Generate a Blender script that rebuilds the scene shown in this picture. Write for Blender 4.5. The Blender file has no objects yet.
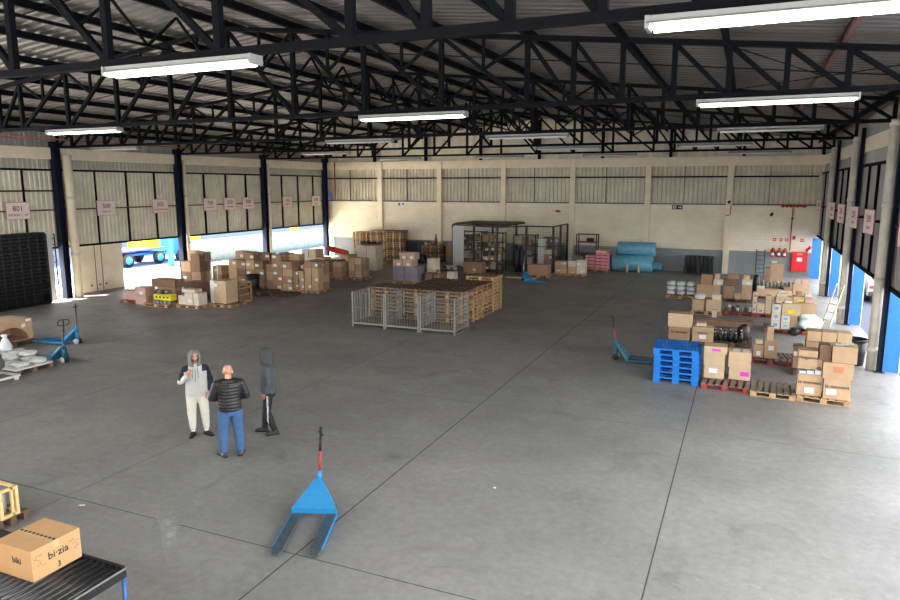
import bpy, math, random
from mathutils import Vector, Matrix, noise
random.seed(7)
SC = bpy.context.scene
COL = SC.collection

# ---------------------------------------------------------------- camera, world, sun, exposure
cam_d = bpy.data.cameras.new('camera'); cam = bpy.data.objects.new('camera', cam_d); COL.objects.link(cam)
cam_d.sensor_width = 36; cam_d.lens = 683.57 / 900 * 36; cam_d.clip_start = .05; cam_d.clip_end = 400
cam.location = (0, 0, 4.95)
cam.rotation_euler = (math.radians(90 - 9.455), 0, math.radians(23.341))
SC.camera = cam

SC.view_settings.view_transform = 'Standard'
SC.view_settings.look = 'None'
SC.view_settings.gamma = 1
SC.view_settings.use_curve_mapping = False
SC.view_settings.exposure = 1.40

world = bpy.data.worlds.new('sky'); SC.world = world; world.use_nodes = True
bg = world.node_tree.nodes['Background']
bg.inputs[0].default_value = (.93, .96, 1.0, 1)
bg.inputs[1].default_value = 2.8

sun_d = bpy.data.lights.new('sun', 'SUN'); sun_d.energy = 24.0; sun_d.angle = math.radians(1.5); sun_d.color = (1, .92, .80)
sun = bpy.data.objects.new('sun', sun_d); COL.objects.link(sun)
sun.rotation_euler = Vector((.45, .40, -1.0)).to_track_quat('-Z', 'Y').to_euler()

# ---------------------------------------------------------------- materials
def lin(c):
    return tuple(((v / 255) / 12.92 if v / 255 <= .04045 else ((v / 255 + .055) / 1.055) ** 2.4) for v in c)
MATS = {}
def mat(name, rgb, rough=.7, metal=0., noise=0., scale=6., emit=0., alpha=1., bump=0., trans=0., spec=None, detail=3.):
    if name in MATS: return MATS[name]
    m = bpy.data.materials.new(name); m.use_nodes = True; MATS[name] = m
    nt = m.node_tree; b = nt.nodes['Principled BSDF']; c = lin(rgb)
    b.inputs['Base Color'].default_value = (*c, 1)
    b.inputs['Roughness'].default_value = rough; b.inputs['Metallic'].default_value = metal
    if spec is not None: b.inputs['Specular IOR Level'].default_value = spec
    if emit: b.inputs['Emission Color'].default_value = (*c, 1); b.inputs['Emission Strength'].default_value = emit
    if alpha < 1: b.inputs['Alpha'].default_value = alpha
    if trans: b.inputs['Transmission Weight'].default_value = trans
    if noise or bump:
        tc = nt.nodes.new('ShaderNodeTexCoord'); n = nt.nodes.new('ShaderNodeTexNoise')
        n.inputs['Scale'].default_value = scale; n.inputs['Detail'].default_value = detail
        nt.links.new(tc.outputs['Object'], n.inputs['Vector'])
        if noise:
            r = nt.nodes.new('ShaderNodeValToRGB')
            r.color_ramp.elements[0].position = .3; r.color_ramp.elements[1].position = .7
            r.color_ramp.elements[0].color = (*[max(0, v * (1 - noise)) for v in c], 1)
            r.color_ramp.elements[1].color = (*[min(1, v * (1 + noise)) for v in c], 1)
            nt.links.new(n.outputs['Fac'], r.inputs['Fac']); nt.links.new(r.outputs['Color'], b.inputs['Base Color'])
        if bump:
            bp = nt.nodes.new('ShaderNodeBump'); bp.inputs['Strength'].default_value = bump; bp.inputs['Distance'].default_value = .02
            nt.links.new(n.outputs['Fac'], bp.inputs['Height']); nt.links.new(bp.outputs['Normal'], b.inputs['Normal'])
    return m

def floor_material():
    m = bpy.data.materials.new('polished_concrete'); m.use_nodes = True; nt = m.node_tree; N = nt.nodes; L = nt.links
    b = N['Principled BSDF']; tc = N.new('ShaderNodeTexCoord')
    def noise(scale, detail=4, rough=.6, vec=None, dist=0.):
        n = N.new('ShaderNodeTexNoise'); n.inputs['Scale'].default_value = scale; n.inputs['Detail'].default_value = detail
        n.inputs['Roughness'].default_value = rough; n.inputs['Distortion'].default_value = dist
        L.new(vec or tc.outputs['Object'], n.inputs['Vector']); return n.outputs['Fac']
    def ramp(f, a, ca, bb, cb):
        r = N.new('ShaderNodeValToRGB'); r.color_ramp.elements[0].position = a; r.color_ramp.elements[1].position = bb
        r.color_ramp.elements[0].color = (*ca, 1); r.color_ramp.elements[1].color = (*cb, 1); L.new(f, r.inputs['Fac']); return r.outputs['Color']
    def mix(kind, f, a, c):
        x = N.new('ShaderNodeMix'); x.data_type = 'RGBA'; x.blend_type = kind
        if isinstance(f, float): x.inputs[0].default_value = f
        else: L.new(f, x.inputs[0])
        L.new(a, x.inputs[6])
        if isinstance(c, tuple): x.inputs[7].default_value = (*c, 1)
        else: L.new(c, x.inputs[7])
        return x.outputs[2]
    base = ramp(noise(.35, 5), .35, lin((132, 131, 128)), .68, lin((153, 151, 147)))
    fine = ramp(noise(7, 6, .7), .32, (.80, .80, .80), .72, (1.08, 1.08, 1.08))
    c = mix('MULTIPLY', 1., base, fine)
    # pale scuffs, stronger on the worn lanes
    sc = ramp(noise(3.2, 8, .75, dist=1.2), .60, (0, 0, 0), .72, (1, 1, 1))
    area = ramp(noise(.22, 2), .38, (.15, .15, .15), .58, (.75, .75, .75))
    fac = mix('MULTIPLY', 1., sc, area)
    sep = N.new('ShaderNodeSeparateColor'); L.new(fac, sep.inputs[0])
    c = mix('MIX', sep.outputs[0], c, lin((180, 178, 173)))
    # dark oil and tyre stains
    ds = ramp(noise(.8, 6, .6, dist=.8), .58, (0, 0, 0), .74, (.5, .5, .5))
    sep2 = N.new('ShaderNodeSeparateColor'); L.new(ds, sep2.inputs[0])
    c = mix('MIX', sep2.outputs[0], c, lin((90, 88, 85)))
    L.new(c, b.inputs['Base Color'])
    rr = ramp(noise(1.1, 4), .3, (.42, .42, .42), .7, (.62, .62, .62)); L.new(rr, b.inputs['Roughness'])
    b.inputs['Specular IOR Level'].default_value = .35
    bp = N.new('ShaderNodeBump'); bp.inputs['Strength'].default_value = .12; bp.inputs['Distance'].default_value = .01
    L.new(noise(14, 5), bp.inputs['Height']); L.new(bp.outputs['Normal'], b.inputs['Normal'])
    return m

def block_wall_material():
    m = bpy.data.materials.new('painted_block'); m.use_nodes = True; nt = m.node_tree; N = nt.nodes; L = nt.links
    b = N['Principled BSDF']; tc = N.new('ShaderNodeTexCoord')
    mp = N.new('ShaderNodeMapping'); mp.inputs['Rotation'].default_value = (math.radians(90), 0, 0); L.new(tc.outputs['Object'], mp.inputs['Vector'])
    br = N.new('ShaderNodeTexBrick'); L.new(mp.outputs['Vector'], br.inputs['Vector'])
    br.inputs['Scale'].default_value = 1; br.inputs['Brick Width'].default_value = .4; br.inputs['Row Height'].default_value = .2
    br.inputs['Mortar Size'].default_value = .008; br.inputs['Mortar Smooth'].default_value = .5
    sx = N.new('ShaderNodeSeparateXYZ'); L.new(tc.outputs['Object'], sx.inputs[0])
    gt = N.new('ShaderNodeMath'); gt.operation = 'GREATER_THAN'; gt.inputs[1].default_value = 1.33; L.new(sx.outputs['Z'], gt.inputs[0])
    mx = N.new('ShaderNodeMix'); mx.data_type = 'RGBA'; L.new(gt.outputs[0], mx.inputs[0])
    mx.inputs[6].default_value = (*lin((150, 156, 158)), 1); mx.inputs[7].default_value = (*lin((250, 238, 212)), 1)
    ml = N.new('ShaderNodeMix'); ml.data_type = 'RGBA'; ml.blend_type = 'MULTIPLY'; ml.inputs[0].default_value = 1
    br.inputs['Color1'].default_value = (1, 1, 1, 1); br.inputs['Color2'].default_value = (.95, .95, .94, 1); br.inputs['Mortar'].default_value = (.84, .83, .8, 1)
    L.new(mx.outputs[2], ml.inputs[6]); L.new(br.outputs['Color'], ml.inputs[7])
    n = N.new('ShaderNodeTexNoise'); n.inputs['Scale'].default_value = .7; n.inputs['Detail'].default_value = 6; L.new(tc.outputs['Object'], n.inputs['Vector'])
    r = N.new('ShaderNodeValToRGB'); r.color_ramp.elements[0].position = .3; r.color_ramp.elements[0].color = (.86, .85, .82, 1); r.color_ramp.elements[1].position = .65
    L.new(n.outputs['Fac'], r.inputs['Fac'])
    m2 = N.new('ShaderNodeMix'); m2.data_type = 'RGBA'; m2.blend_type = 'MULTIPLY'; m2.inputs[0].default_value = 1
    L.new(ml.outputs[2], m2.inputs[6]); L.new(r.outputs['Color'], m2.inputs[7]); L.new(m2.outputs[2], b.inputs['Base Color'])
    b.inputs['Roughness'].default_value = .7
    return m

M_floor = floor_material(); M_block = block_wall_material()
M_cream = mat('cream_concrete', (242, 228, 200), .8, noise=.06, scale=2)
M_side = mat('pale_siding', (220, 212, 190), .5, noise=.10, scale=1.5)
M_sidedk = mat('grey_siding', (160, 158, 148), .55, noise=.10, scale=1.5)
M_roof = mat('roof_sheet', (112, 109, 105), .5, metal=.25, noise=.14, scale=.8)
M_steel = mat('black_steel', (10, 11, 14), .85, spec=.15, noise=.2, scale=5)
M_navy = mat('navy_steel', (18, 26, 44), .7, spec=.2, noise=.15, scale=3)
M_purlin = mat('purlin_steel', (16, 17, 19), .85, spec=.15, noise=.15, scale=3)
M_redpurlin = mat('red_primer_steel', (104, 74, 66), .6, noise=.2, scale=4)
M_redpipe = mat('red_pipe', (168, 48, 42), .5)
M_dkredpipe = mat('dark_red_pipe', (112, 48, 42), .6)
M_red = mat('signal_red', (214, 22, 30), .4)
M_white = mat('white_paint', (235, 234, 230), .5)
M_tube = mat('tube_light', (255, 250, 238), .5, emit=5)
M_tubeoff = mat('tube_unlit', (220, 220, 215), .4)
M_galv = mat('galvanised_steel', (150, 150, 146), .5, metal=.3, noise=.1, scale=8)
M_pvc = mat('pale_pipe', (214, 208, 192), .6, noise=.12, scale=3)
M_blue = mat('dock_blue', (34, 114, 196), .5, noise=.08, scale=4)
M_plblue = mat('plastic_blue', (14, 118, 206), .45)
M_jblue = mat('jack_blue', (34, 126, 178), .4, noise=.08, scale=9)
M_jteal = mat('jack_teal', (34, 98, 122), .45, noise=.15, scale=9)
M_black = mat('black_rubber', (22, 22, 24), .6)
M_blackpl = mat('black_plastic', (28, 30, 32), .4)
M_dgrey = mat('dark_grey', (62, 62, 64), .6)
M_wood = mat('pallet_wood', (184, 150, 108), .8, noise=.22, scale=7)
M_wood2 = mat('aged_pallet_wood', (142, 112, 86), .85, noise=.25, scale=6)
M_wood3 = mat('grey_pallet_wood', (126, 116, 104), .85, noise=.2, scale=8)
M_wooddk = mat('dark_pallet_wood', (104, 80, 62), .85, noise=.25, scale=6)
M_woodred = mat('red_painted_wood', (150, 60, 54), .7, noise=.15, scale=9)
M_pine = mat('fresh_pine', (238, 204, 140), .6, noise=.08, scale=9)
M_tape = mat('packing_tape', (200, 170, 124), .3)
M_label = mat('paper_label', (236, 236, 232), .6)
M_ink = mat('dark_ink', (44, 34, 28), .7)
M_magenta = mat('magenta_label', (226, 70, 190), .5)
M_yellow = mat('yellow_plastic', (232, 214, 30), .4)
M_wrap = mat('stretch_wrap', (216, 220, 220), .25, noise=.12, scale=9, bump=.8)
M_bag = mat('white_woven_bag', (222, 222, 216), .6, noise=.10, scale=5, bump=.6)
M_darkwrap = mat('dark_wrapped_goods', (104, 106, 106), .3, noise=.5, scale=7, bump=.8)
M_film = mat('blue_film', (112, 178, 204), .3, noise=.14, scale=4, bump=.5)
M_tan = mat('tan_board', (178, 150, 116), .8, noise=.1, scale=4)
CB = [mat('cardboard_%s' % n, c, .85, noise=.07, scale=5) for n, c in
      (('light', (208, 180, 146)), ('plain', (192, 160, 126)), ('brown', (164, 130, 102)), ('dark', (132, 102, 82)), ('pinkish', (204, 166, 152)), ('pale', (218, 204, 184)))]
LIGHT, PLAIN, BROWN, DARK, PINK, PALE = range(6)

# ---------------------------------------------------------------- mesh builder
class MB:
    def __init__(s): s.v = []; s.f = []; s.m = []; s.smooth = []
    def add(s, vs, fs, mi=0, sm=False):
        o = len(s.v); s.v += [tuple(v) for v in vs]; s.f += [tuple(i + o for i in f) for f in fs]
        s.m += [mi] * len(fs); s.smooth += [sm] * len(fs); return s
    def box(s, x0, x1, y0, y1, z0, z1, mi=0, mtx=None):
        vs = [Vector((x, y, z)) for z in (z0, z1) for y in (y0, y1) for x in (x0, x1)]
        if mtx: vs = [mtx @ v for v in vs]
        return s.add(vs, [(0, 2, 3, 1), (4, 5, 7, 6), (0, 1, 5, 4), (2, 6, 7, 3), (0, 4, 6, 2), (1, 3, 7, 5)], mi)
    def bar(s, a, b, w, h=None, mi=0, up=(0, 0, 1)):
        a = Vector(a); b = Vector(b); d = b - a; L = d.length
        if L < 1e-6: return s
        d /= L; h = h or w; up = Vector(up)
        if abs(d.dot(up)) > .98: up = Vector((0, 1, 0))
        r = d.cross(up).normalized(); u = r.cross(d)
        vs = [p + r * (i * w / 2) + u * (j * h / 2) for p in (a, b) for i, j in ((-1, -1), (1, -1), (1, 1), (-1, 1))]
        return s.add(vs, [(0, 1, 2, 3), (7, 6, 5, 4), (0, 4, 5, 1), (1, 5, 6, 2), (2, 6, 7, 3), (3, 7, 4, 0)], mi)
    def tube(s, pts, rs, n=10, mi=0, cap=True, flat=None):
        pts = [Vector(p) for p in pts]
        if not hasattr(rs, '__len__'): rs = [rs] * len(pts)
        ref = None; rings = []
        for i, p in enumerate(pts):
            t = (pts[min(i + 1, len(pts) - 1)] - pts[max(i - 1, 0)]).normalized()
            if ref is None:
                ref = Vector((0, 0, 1)) if abs(t.z) < .9 else Vector((0, 1, 0))
            x = (ref - t * ref.dot(t)).normalized(); y = t.cross(x); ref = x
            r = rs[i]
            fx, fy = flat if flat else (1, 1)
            rings.append([p + x * (math.cos(2 * math.pi * k / n) * r * fx) + y * (math.sin(2 * math.pi * k / n) * r * fy) for k in range(n)])
        vs = [v for R in rings for v in R]; fs = []
        for i in range(len(pts) - 1):
            for k in range(n):
                a = i * n + k; b = i * n + (k + 1) % n; fs.append((a, b, b + n, a + n))
        if cap: fs.append(tuple(range(n))[::-1]); fs.append(tuple((len(pts) - 1) * n + k for k in range(n)))
        return s.add(vs, fs, mi, True)
    def rings(s, rg, n=20, mi=0, power=2.):   # horizontal superellipse rings (x, y, z, rx, ry)
        vs = []; fs = []
        for (cx, cy, z, rx, ry) in rg:
            for k in range(n):
                a = 2 * math.pi * k / n; c, sn = math.cos(a), math.sin(a)
                vs.append((cx + rx * math.copysign(abs(c) ** (2 / power), c), cy + ry * math.copysign(abs(sn) ** (2 / power), sn), z))
        for i in range(len(rg) - 1):
            for k in range(n):
                a = i * n + k; b = i * n + (k + 1) % n; fs.append((a, b, b + n, a + n))
        fs.append(tuple(range(n))[::-1]); fs.append(tuple((len(rg) - 1) * n + k for k in range(n)))
        return s.add(vs, fs, mi, True)
    def ball(s, c, r, mi=0, n=12, mtx=None):
        rx, ry, rz = r if hasattr(r, '__len__') else (r, r, r)
        vs = []; fs = []; m = n // 2
        for i in range(m + 1):
            th = math.pi * i / m
            for k in range(n):
                ph = 2 * math.pi * k / n
                v = Vector((rx * math.sin(th) * math.cos(ph), ry * math.sin(th) * math.sin(ph), rz * math.cos(th)))
                if mtx: v = mtx @ v
                vs.append(Vector(c) + v)
        for i in range(m):
            for k in range(n):
                a = i * n + k; b = i * n + (k + 1) % n; fs.append((a, a + n, b + n, b))
        return s.add(vs, fs, mi, True)
    def blob(s, rx, ry, h, amp=.16, mi=0, n=20):     # lumpy cloth or film heap resting on z = 0
        sd = random.uniform(0, 90); vs = []; fs = []; m = 12
        for i in range(m + 1):
            th = math.pi * i / m
            for k in range(n):
                ph = 2 * math.pi * k / n
                d = Vector((math.sin(th) * math.cos(ph), math.sin(th) * math.sin(ph), math.cos(th)))
                q = 1 + amp * 2 * noise.noise(d * 1.7 + Vector((sd, 0, 0))) + amp * noise.noise(d * 4.5 + Vector((0, sd, 0)))
                e = lambda v: math.copysign(abs(v) ** .75, v)
                z = h * .5 + e(d.z) * h * .5 * q
                vs.append((e(d.x) * rx * q, e(d.y) * ry * q, max(0, z)))
        for i in range(m):
            for k in range(n):
                a = i * n + k; b = i * n + (k + 1) % n; fs.append((a, a + n, b + n, b))
        return s.add(vs, fs, mi, True)
    def build(s, name, mats, parent=None, loc=None, rot=None, **props):
        me = bpy.data.meshes.new(name); me.from_pydata(s.v, [], s.f); me.validate()
        for m in (mats if isinstance(mats, (list, tuple)) else [mats]): me.materials.append(m)
        if len(me.polygons) == len(s.m):
            me.polygons.foreach_set('material_index', s.m); me.polygons.foreach_set('use_smooth', s.smooth)
        me.update()
        o = bpy.data.objects.new(name, me); COL.objects.link(o)
        if parent: o.parent = parent
        if loc is not None: o.location = loc
        if rot is not None: o.rotation_euler = (0, 0, rot)
        for k, v in props.items(): o[k] = v
        return o
SEEN = {}
def tag(o, label, cat, group=None):
    k = label.lower(); SEEN[k] = SEEN.get(k, 0) + 1
    o['label'] = label; o['category'] = cat
    if group: o['group'] = group
    return o
def thing(name, label, cat, loc=(0, 0, 0), rot=0, group=None):
    o = bpy.data.objects.new(name, None); COL.objects.link(o); o.location = loc; o.rotation_euler = (0, 0, rot); o.empty_display_size = .1
    return tag(o, label, cat, group)
def struct(o): o['kind'] = 'structure'; return o
def dup(root, loc, rot, label, group=None, z_rot=None):
    r = root.copy(); COL.objects.link(r); r.location = loc; r.rotation_euler = (0, 0, rot)
    for ch in list(root.children):
        c = ch.copy(); COL.objects.link(c); c.parent = r
        for g in list(ch.children):
            d = g.copy(); COL.objects.link(d); d.parent = c
    if group is None: group = root.get('group')
    return tag(r, label, root['category'], group)
def wordmesh(text, size, mtx, name, m, parent, align='CENTER'):
    cu = bpy.data.curves.new(name, 'FONT'); cu.body = text; cu.size = size; cu.align_x = align; cu.align_y = 'CENTER'; cu.extrude = .001
    cu.offset = size * .012; cu.resolution_u = 2
    t = bpy.data.objects.new(name, cu); COL.objects.link(t)
    dg = bpy.context.evaluated_depsgraph_get(); me = bpy.data.meshes.new_from_object(t.evaluated_get(dg))
    bpy.data.objects.remove(t)
    me.transform(mtx); me.materials.clear(); me.materials.append(m)
    o = bpy.data.objects.new(name, me); COL.objects.link(o)
    if parent: o.parent = parent
    return o
ORD = ['first', 'second', 'third', 'fourth', 'fifth', 'sixth', 'seventh', 'eighth', 'ninth', 'tenth', 'eleventh', 'twelfth', 'thirteenth', 'fourteenth', 'fifteenth', 'sixteenth', 'seventeenth', 'eighteenth']

# ---------------------------------------------------------------- setting
XL, XR, YB = -27.86, 3.43, 42.16
FR = [7.25, 14.24, 21.22, 28.2, 35.18]          # frames (trusses and columns)
XM = (XL + XR) / 2
def roof_z(x): return 7.14 + .107 * (min(x - XL, XR - x))
YS = -1.0                                        # near (open) end of the hall

fl = MB(); fl.box(XL - 1.2, XR + .55, YS - 6, YB + .2, -.25, 0)
floor = struct(fl.build('floor', M_floor))
jm = mat('dark_joint', (70, 69, 66), .9); jm2 = mat('filled_joint', (110, 108, 104), .9)  # dark joint strips and paler filled ones
for x in (-23.27, -18.79, -14.3, -9.82, -5.35, -.87):
    big = x > -6; MB().box(x - (.010 if big else .008), x + (.010 if big else .008), YS, YB, .0005, .002).build('expansion_joint', jm if big else jm2, floor)
for y in (0.1, 7.08, 14.2, 21.2, 28.2, 35.2):
    MB().box(XL, XR + .3, y - .007, y + .007, .0005, .0022).build('expansion_joint', jm if y == 7.08 else jm2, floor)
# pale glass reflection painted onto the floor beside the roller table
sm = MB()
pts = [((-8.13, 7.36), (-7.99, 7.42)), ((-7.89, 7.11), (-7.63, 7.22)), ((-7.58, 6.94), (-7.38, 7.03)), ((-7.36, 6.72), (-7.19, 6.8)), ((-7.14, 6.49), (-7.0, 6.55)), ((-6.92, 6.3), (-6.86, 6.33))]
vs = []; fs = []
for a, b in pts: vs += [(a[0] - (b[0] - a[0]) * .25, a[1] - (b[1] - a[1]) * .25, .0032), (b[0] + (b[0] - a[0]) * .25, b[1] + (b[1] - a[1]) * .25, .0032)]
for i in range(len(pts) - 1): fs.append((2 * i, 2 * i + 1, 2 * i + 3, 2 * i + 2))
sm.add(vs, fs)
smm = bpy.data.materials.new('pale_reflection'); smm.use_nodes = True
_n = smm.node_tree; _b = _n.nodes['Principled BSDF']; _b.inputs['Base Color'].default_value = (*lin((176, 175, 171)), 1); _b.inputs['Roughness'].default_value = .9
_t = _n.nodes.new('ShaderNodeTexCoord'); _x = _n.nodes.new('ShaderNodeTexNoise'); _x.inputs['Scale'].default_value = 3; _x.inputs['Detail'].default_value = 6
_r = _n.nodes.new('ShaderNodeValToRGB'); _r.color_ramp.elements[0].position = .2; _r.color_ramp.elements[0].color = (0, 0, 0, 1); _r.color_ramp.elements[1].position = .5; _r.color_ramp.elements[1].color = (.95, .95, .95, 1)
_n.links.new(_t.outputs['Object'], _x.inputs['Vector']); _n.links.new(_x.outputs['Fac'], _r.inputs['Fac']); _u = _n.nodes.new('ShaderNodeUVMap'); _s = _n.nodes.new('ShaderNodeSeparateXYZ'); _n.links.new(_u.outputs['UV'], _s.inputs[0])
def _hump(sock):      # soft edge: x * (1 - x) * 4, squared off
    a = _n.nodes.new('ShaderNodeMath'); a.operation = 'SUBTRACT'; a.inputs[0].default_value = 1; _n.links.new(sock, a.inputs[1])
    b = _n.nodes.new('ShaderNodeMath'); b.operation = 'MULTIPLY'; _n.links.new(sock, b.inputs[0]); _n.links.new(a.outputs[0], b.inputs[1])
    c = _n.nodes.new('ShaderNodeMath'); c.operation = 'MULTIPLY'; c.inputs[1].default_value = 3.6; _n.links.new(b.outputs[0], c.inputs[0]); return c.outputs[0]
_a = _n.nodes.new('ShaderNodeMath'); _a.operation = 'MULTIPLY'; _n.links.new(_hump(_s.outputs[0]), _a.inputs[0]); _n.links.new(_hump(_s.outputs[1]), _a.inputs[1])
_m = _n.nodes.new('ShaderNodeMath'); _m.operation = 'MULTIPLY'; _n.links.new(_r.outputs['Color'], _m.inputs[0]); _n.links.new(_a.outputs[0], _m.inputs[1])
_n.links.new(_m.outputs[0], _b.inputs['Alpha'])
_o = sm.build('reflection_smear', smm, floor); _uv = _o.data.uv_layers.new(name='UVMap')
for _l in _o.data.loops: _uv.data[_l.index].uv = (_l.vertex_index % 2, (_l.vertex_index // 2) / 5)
# outside ground
yl = MB(); yl.box(-75, -32.2, -40, 110, -.4, -.06); struct(yl.build('ground', mat('yard_asphalt', (84, 100, 134), .9, noise=.08, scale=2)))
yl = MB(); yl.box(-32.2, XL - 1.2, -40, 75, -.4, -.04); struct(yl.build('ground', mat('pale_apron', (226, 222, 212), .85, noise=.05, scale=1)))
yl = MB(); yl.box(XR + .55, 60, -40, 110, -.4, -.14); struct(yl.build('ground', mat('yard_pavers', (84, 88, 106), .9, noise=.14, scale=8, bump=.5)))
yl = MB(); yl.box(XL - 1.2, XR + .55, YB + .2, 110, -.4, -.1); struct(yl.build('ground', MATS['yard_asphalt']))

# corrugated sheet helper: profile along u, extruded along v
def corrugated(mb, u0, u1, v0, v1, place, pitch=.25, depth=.035, mi=0):
    us = []; u = u0
    prof = ((0, 0), (.34, 0), (.46, 1), (.54, 1), (.88, 1), (1.0, 0)) if False else ((0, 0), (.55, 0), (.68, 1), (.87, 1))
    while u < u1 - 1e-4:
        for a, d in prof:
            if u + a * pitch <= u1: us.append((u + a * pitch, d * depth))
        u += pitch
    us.append((u1, 0))
    vs = []; fs = []
    for uu, d in us: vs += [place(uu, v0, d), place(uu, v1, d)]
    for i in range(len(us) - 1): fs.append((2 * i, 2 * i + 1, 2 * i + 3, 2 * i + 2))
    mb.add(vs, fs, mi)

# roof
cl = MB()
corrugated(cl, YS - 2, YB + .3, XL - .3, XM, lambda u, v, d: (v, u, roof_z(v) + .26 + d), .33, .04)
corrugated(cl, YS - 2, YB + .3, XM, XR + .5, lambda u, v, d: (v, u, roof_z(v) + .26 + d), .33, .04)
ceiling = struct(cl.build('ceiling', M_roof))

# walls: back
wb = MB(); wb.box(XL, XR + .3, YB, YB + .2, 0, 3.92)
wall_back = struct(wb.build('wall_back', M_block))
sd = MB(); corrugated(sd, XL - .3, XR + .4, 3.92, 6.10, lambda u, v, d: (u, YB + .13 - d, v), .25, .11)
sd.build('siding_sheet', M_side, wall_back)
gs = MB()
vs = []; fs = []
for i in range(0, 120):
    x = XL - .3 + (XR - XL + .8) * i / 119; dd = .06 * (i % 2)
    vs += [(x, YB + .05 - dd, 6.58), (x, YB + .05 - dd, roof_z(x) + .28)]
for i in range(119): fs.append((2 * i, 2 * i + 1, 2 * i + 3, 2 * i + 2))
gs.add(vs, fs); gs.build('gable_sheet', M_side, wall_back)
MB().box(XL, XR + .25, YB - .12, YB + .14, 6.08, 6.6).build('cornice_beam', M_cream, wall_back)
MB().box(XL, XR, YB - .03, YB + .06, 5.44, 5.52).build('girt', M_steel, wall_back)
MB().box(XL, XR, YB - .02, YB + .06, 3.90, 3.96).build('girt', M_dgrey, wall_back)
for i in range(6):
    x = -.97 - 4.485 * i
    MB().box(x - .16, x + .16, YB - .2, YB + .1, 0, 6.6).build('pilaster', M_cream, wall_back)
for i in range(7):
    x = XL + 2.0 + i * 4.485
    MB().box(x - .012, x + .012, YB - .04, YB + .05, 3.96, 6.08).build('sheet_joint', M_dgrey, wall_back)
for i in range(9):
    x = XL + 3.9 * i + .2
    MB().box(x - .08, x + .08, YB - .3, YB - .1, 6.6, roof_z(x) + .2).build('gable_post', M_steel, wall_back)

# walls: left and right (raised siding over the dock openings)
def side_wall(side):
    s = 1 if side == 'left' else -1
    X = XL if side == 'left' else XR + .22
    w = MB(); y0 = 14.24 if side == 'left' else 9
    y0 = 12.0 if side == 'left' else 14.0; YE = YB + .22  # siding stops out of view; these open bays are shaped to admit light
    corrugated(w, y0, YE, 2.27, 5.62, lambda u, v, d: (X - s * .02 + s * d, u, v), .22, .04)
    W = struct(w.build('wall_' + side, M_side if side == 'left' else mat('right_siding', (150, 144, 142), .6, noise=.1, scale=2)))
    u = MB(); corrugated(u, y0, YE, 5.66, 6.12, lambda u, v, d: (X - s * .06 + s * d, u, v), .22, .04); u.build('upper_siding', M_sidedk, W)
    MB().box(min(X - s * .1, X + s * (.16 if s > 0 else .05)), max(X - s * .1, X + s * (.16 if s > 0 else .05)), y0, YB, 6.10, 6.58).build('cornice_beam', M_cream, W)
    g = MB(); corrugated(g, y0, YE, 6.58, 7.4, lambda u, v, d: (X - s * .08 + s * d, u, v), .22, .04); g.build('eave_sheet', M_sidedk, W)
    for z, h in ((5.64, .09), (2.28, .09)):
        MB().box(min(X, X + s * .09), max(X, X + s * .09), y0, YB, z - h / 2, z + h / 2).build('girt', M_steel, W)
    MB().box(min(X + s * .05, X + s * .1), max(X + s * .05, X + s * .1), y0, YB, 3.9, 3.96).build('guide_rail', mat('dark_red_steel', (96, 60, 54), .6), W)
    for k in range(-1, 6):
        ya = FR[0] + 6.98 * (k - 1) if k < 1 else None
    for f in [.27] + FR:
        for q in range(1, 4):
            y = f + q * 1.746
            if y < y0: continue
            MB().box(min(X, X + s * .08), max(X, X + s * .08), y - .035, y + .035, 2.3, 5.62).build('stud', M_steel, W)
    return W
wf = struct(MB().box(XL, XR + .3, YS - 2.2, YS - 2, 0, 5.7).build('wall_front', M_cream))  # unseen wall behind the camera, its height set for the light coming over it
wall_left = side_wall('left'); wall_right = side_wall('right')
MB().box(XL + .0, XL + .06, 14.4, 20.9, 4.72, 4.78).build('girt', M_steel, wall_left)

# columns, pipes
PIPEW = ['nearest the camera', 'second from the camera', 'third from the camera', 'fourth from the camera', 'farthest from the camera']
for i, y in enumerate(FR + [YB - .25]):
    if i >= 1:
        t = thing('steel_column', 'navy steel wall column on the left side, %s' % (['', 'outside the near end', 'beside the thick cream pipe', 'between doors with yellow truck behind', 'beside the dense carton pile doorway', 'at the far left corner'][i]), 'column', (XL + .22, y - .28, 0), 0, 'left side wall columns')
        c = MB(); c.box(-.015, .015, -.14, .14, .02, roof_z(XL) - .3); c.box(-.15, .15, -.15, -.125, .02, roof_z(XL) - .3); c.box(-.15, .15, .125, .15, .02, roof_z(XL) - .3)
        c.build('i_beam', M_navy, t); MB().box(-.2, .2, -.2, .2, 0, .02).build('base_plate', M_dgrey, t)
    if 1 <= i <= 4:
        r = .19 if i == 2 else .09
        t = thing('drainpipe', '%s cream drainpipe on left wall, %s' % ('thick' if i == 2 else 'thin', ['', 'near end', 'beside the black lattice rack', 'behind the pallets by the yellow truck door', 'behind the tall carton pile'][i]), 'pipe', (XL + (.38 if i == 2 else .28), y + .1 + (.05 if i == 2 else 0), 0), 0, 'left side pipes')
        MB().tube([(0, 0, 0), (0, 0, 3), (0, 0, 6.3)], r, 14).build('pipe', M_cream, t)
        for z in (1.9, 4.4): MB().tube([(0, 0, z), (0, 0, z + .1)], r + .015, 14).build('collar', M_pvc, t)
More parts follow.
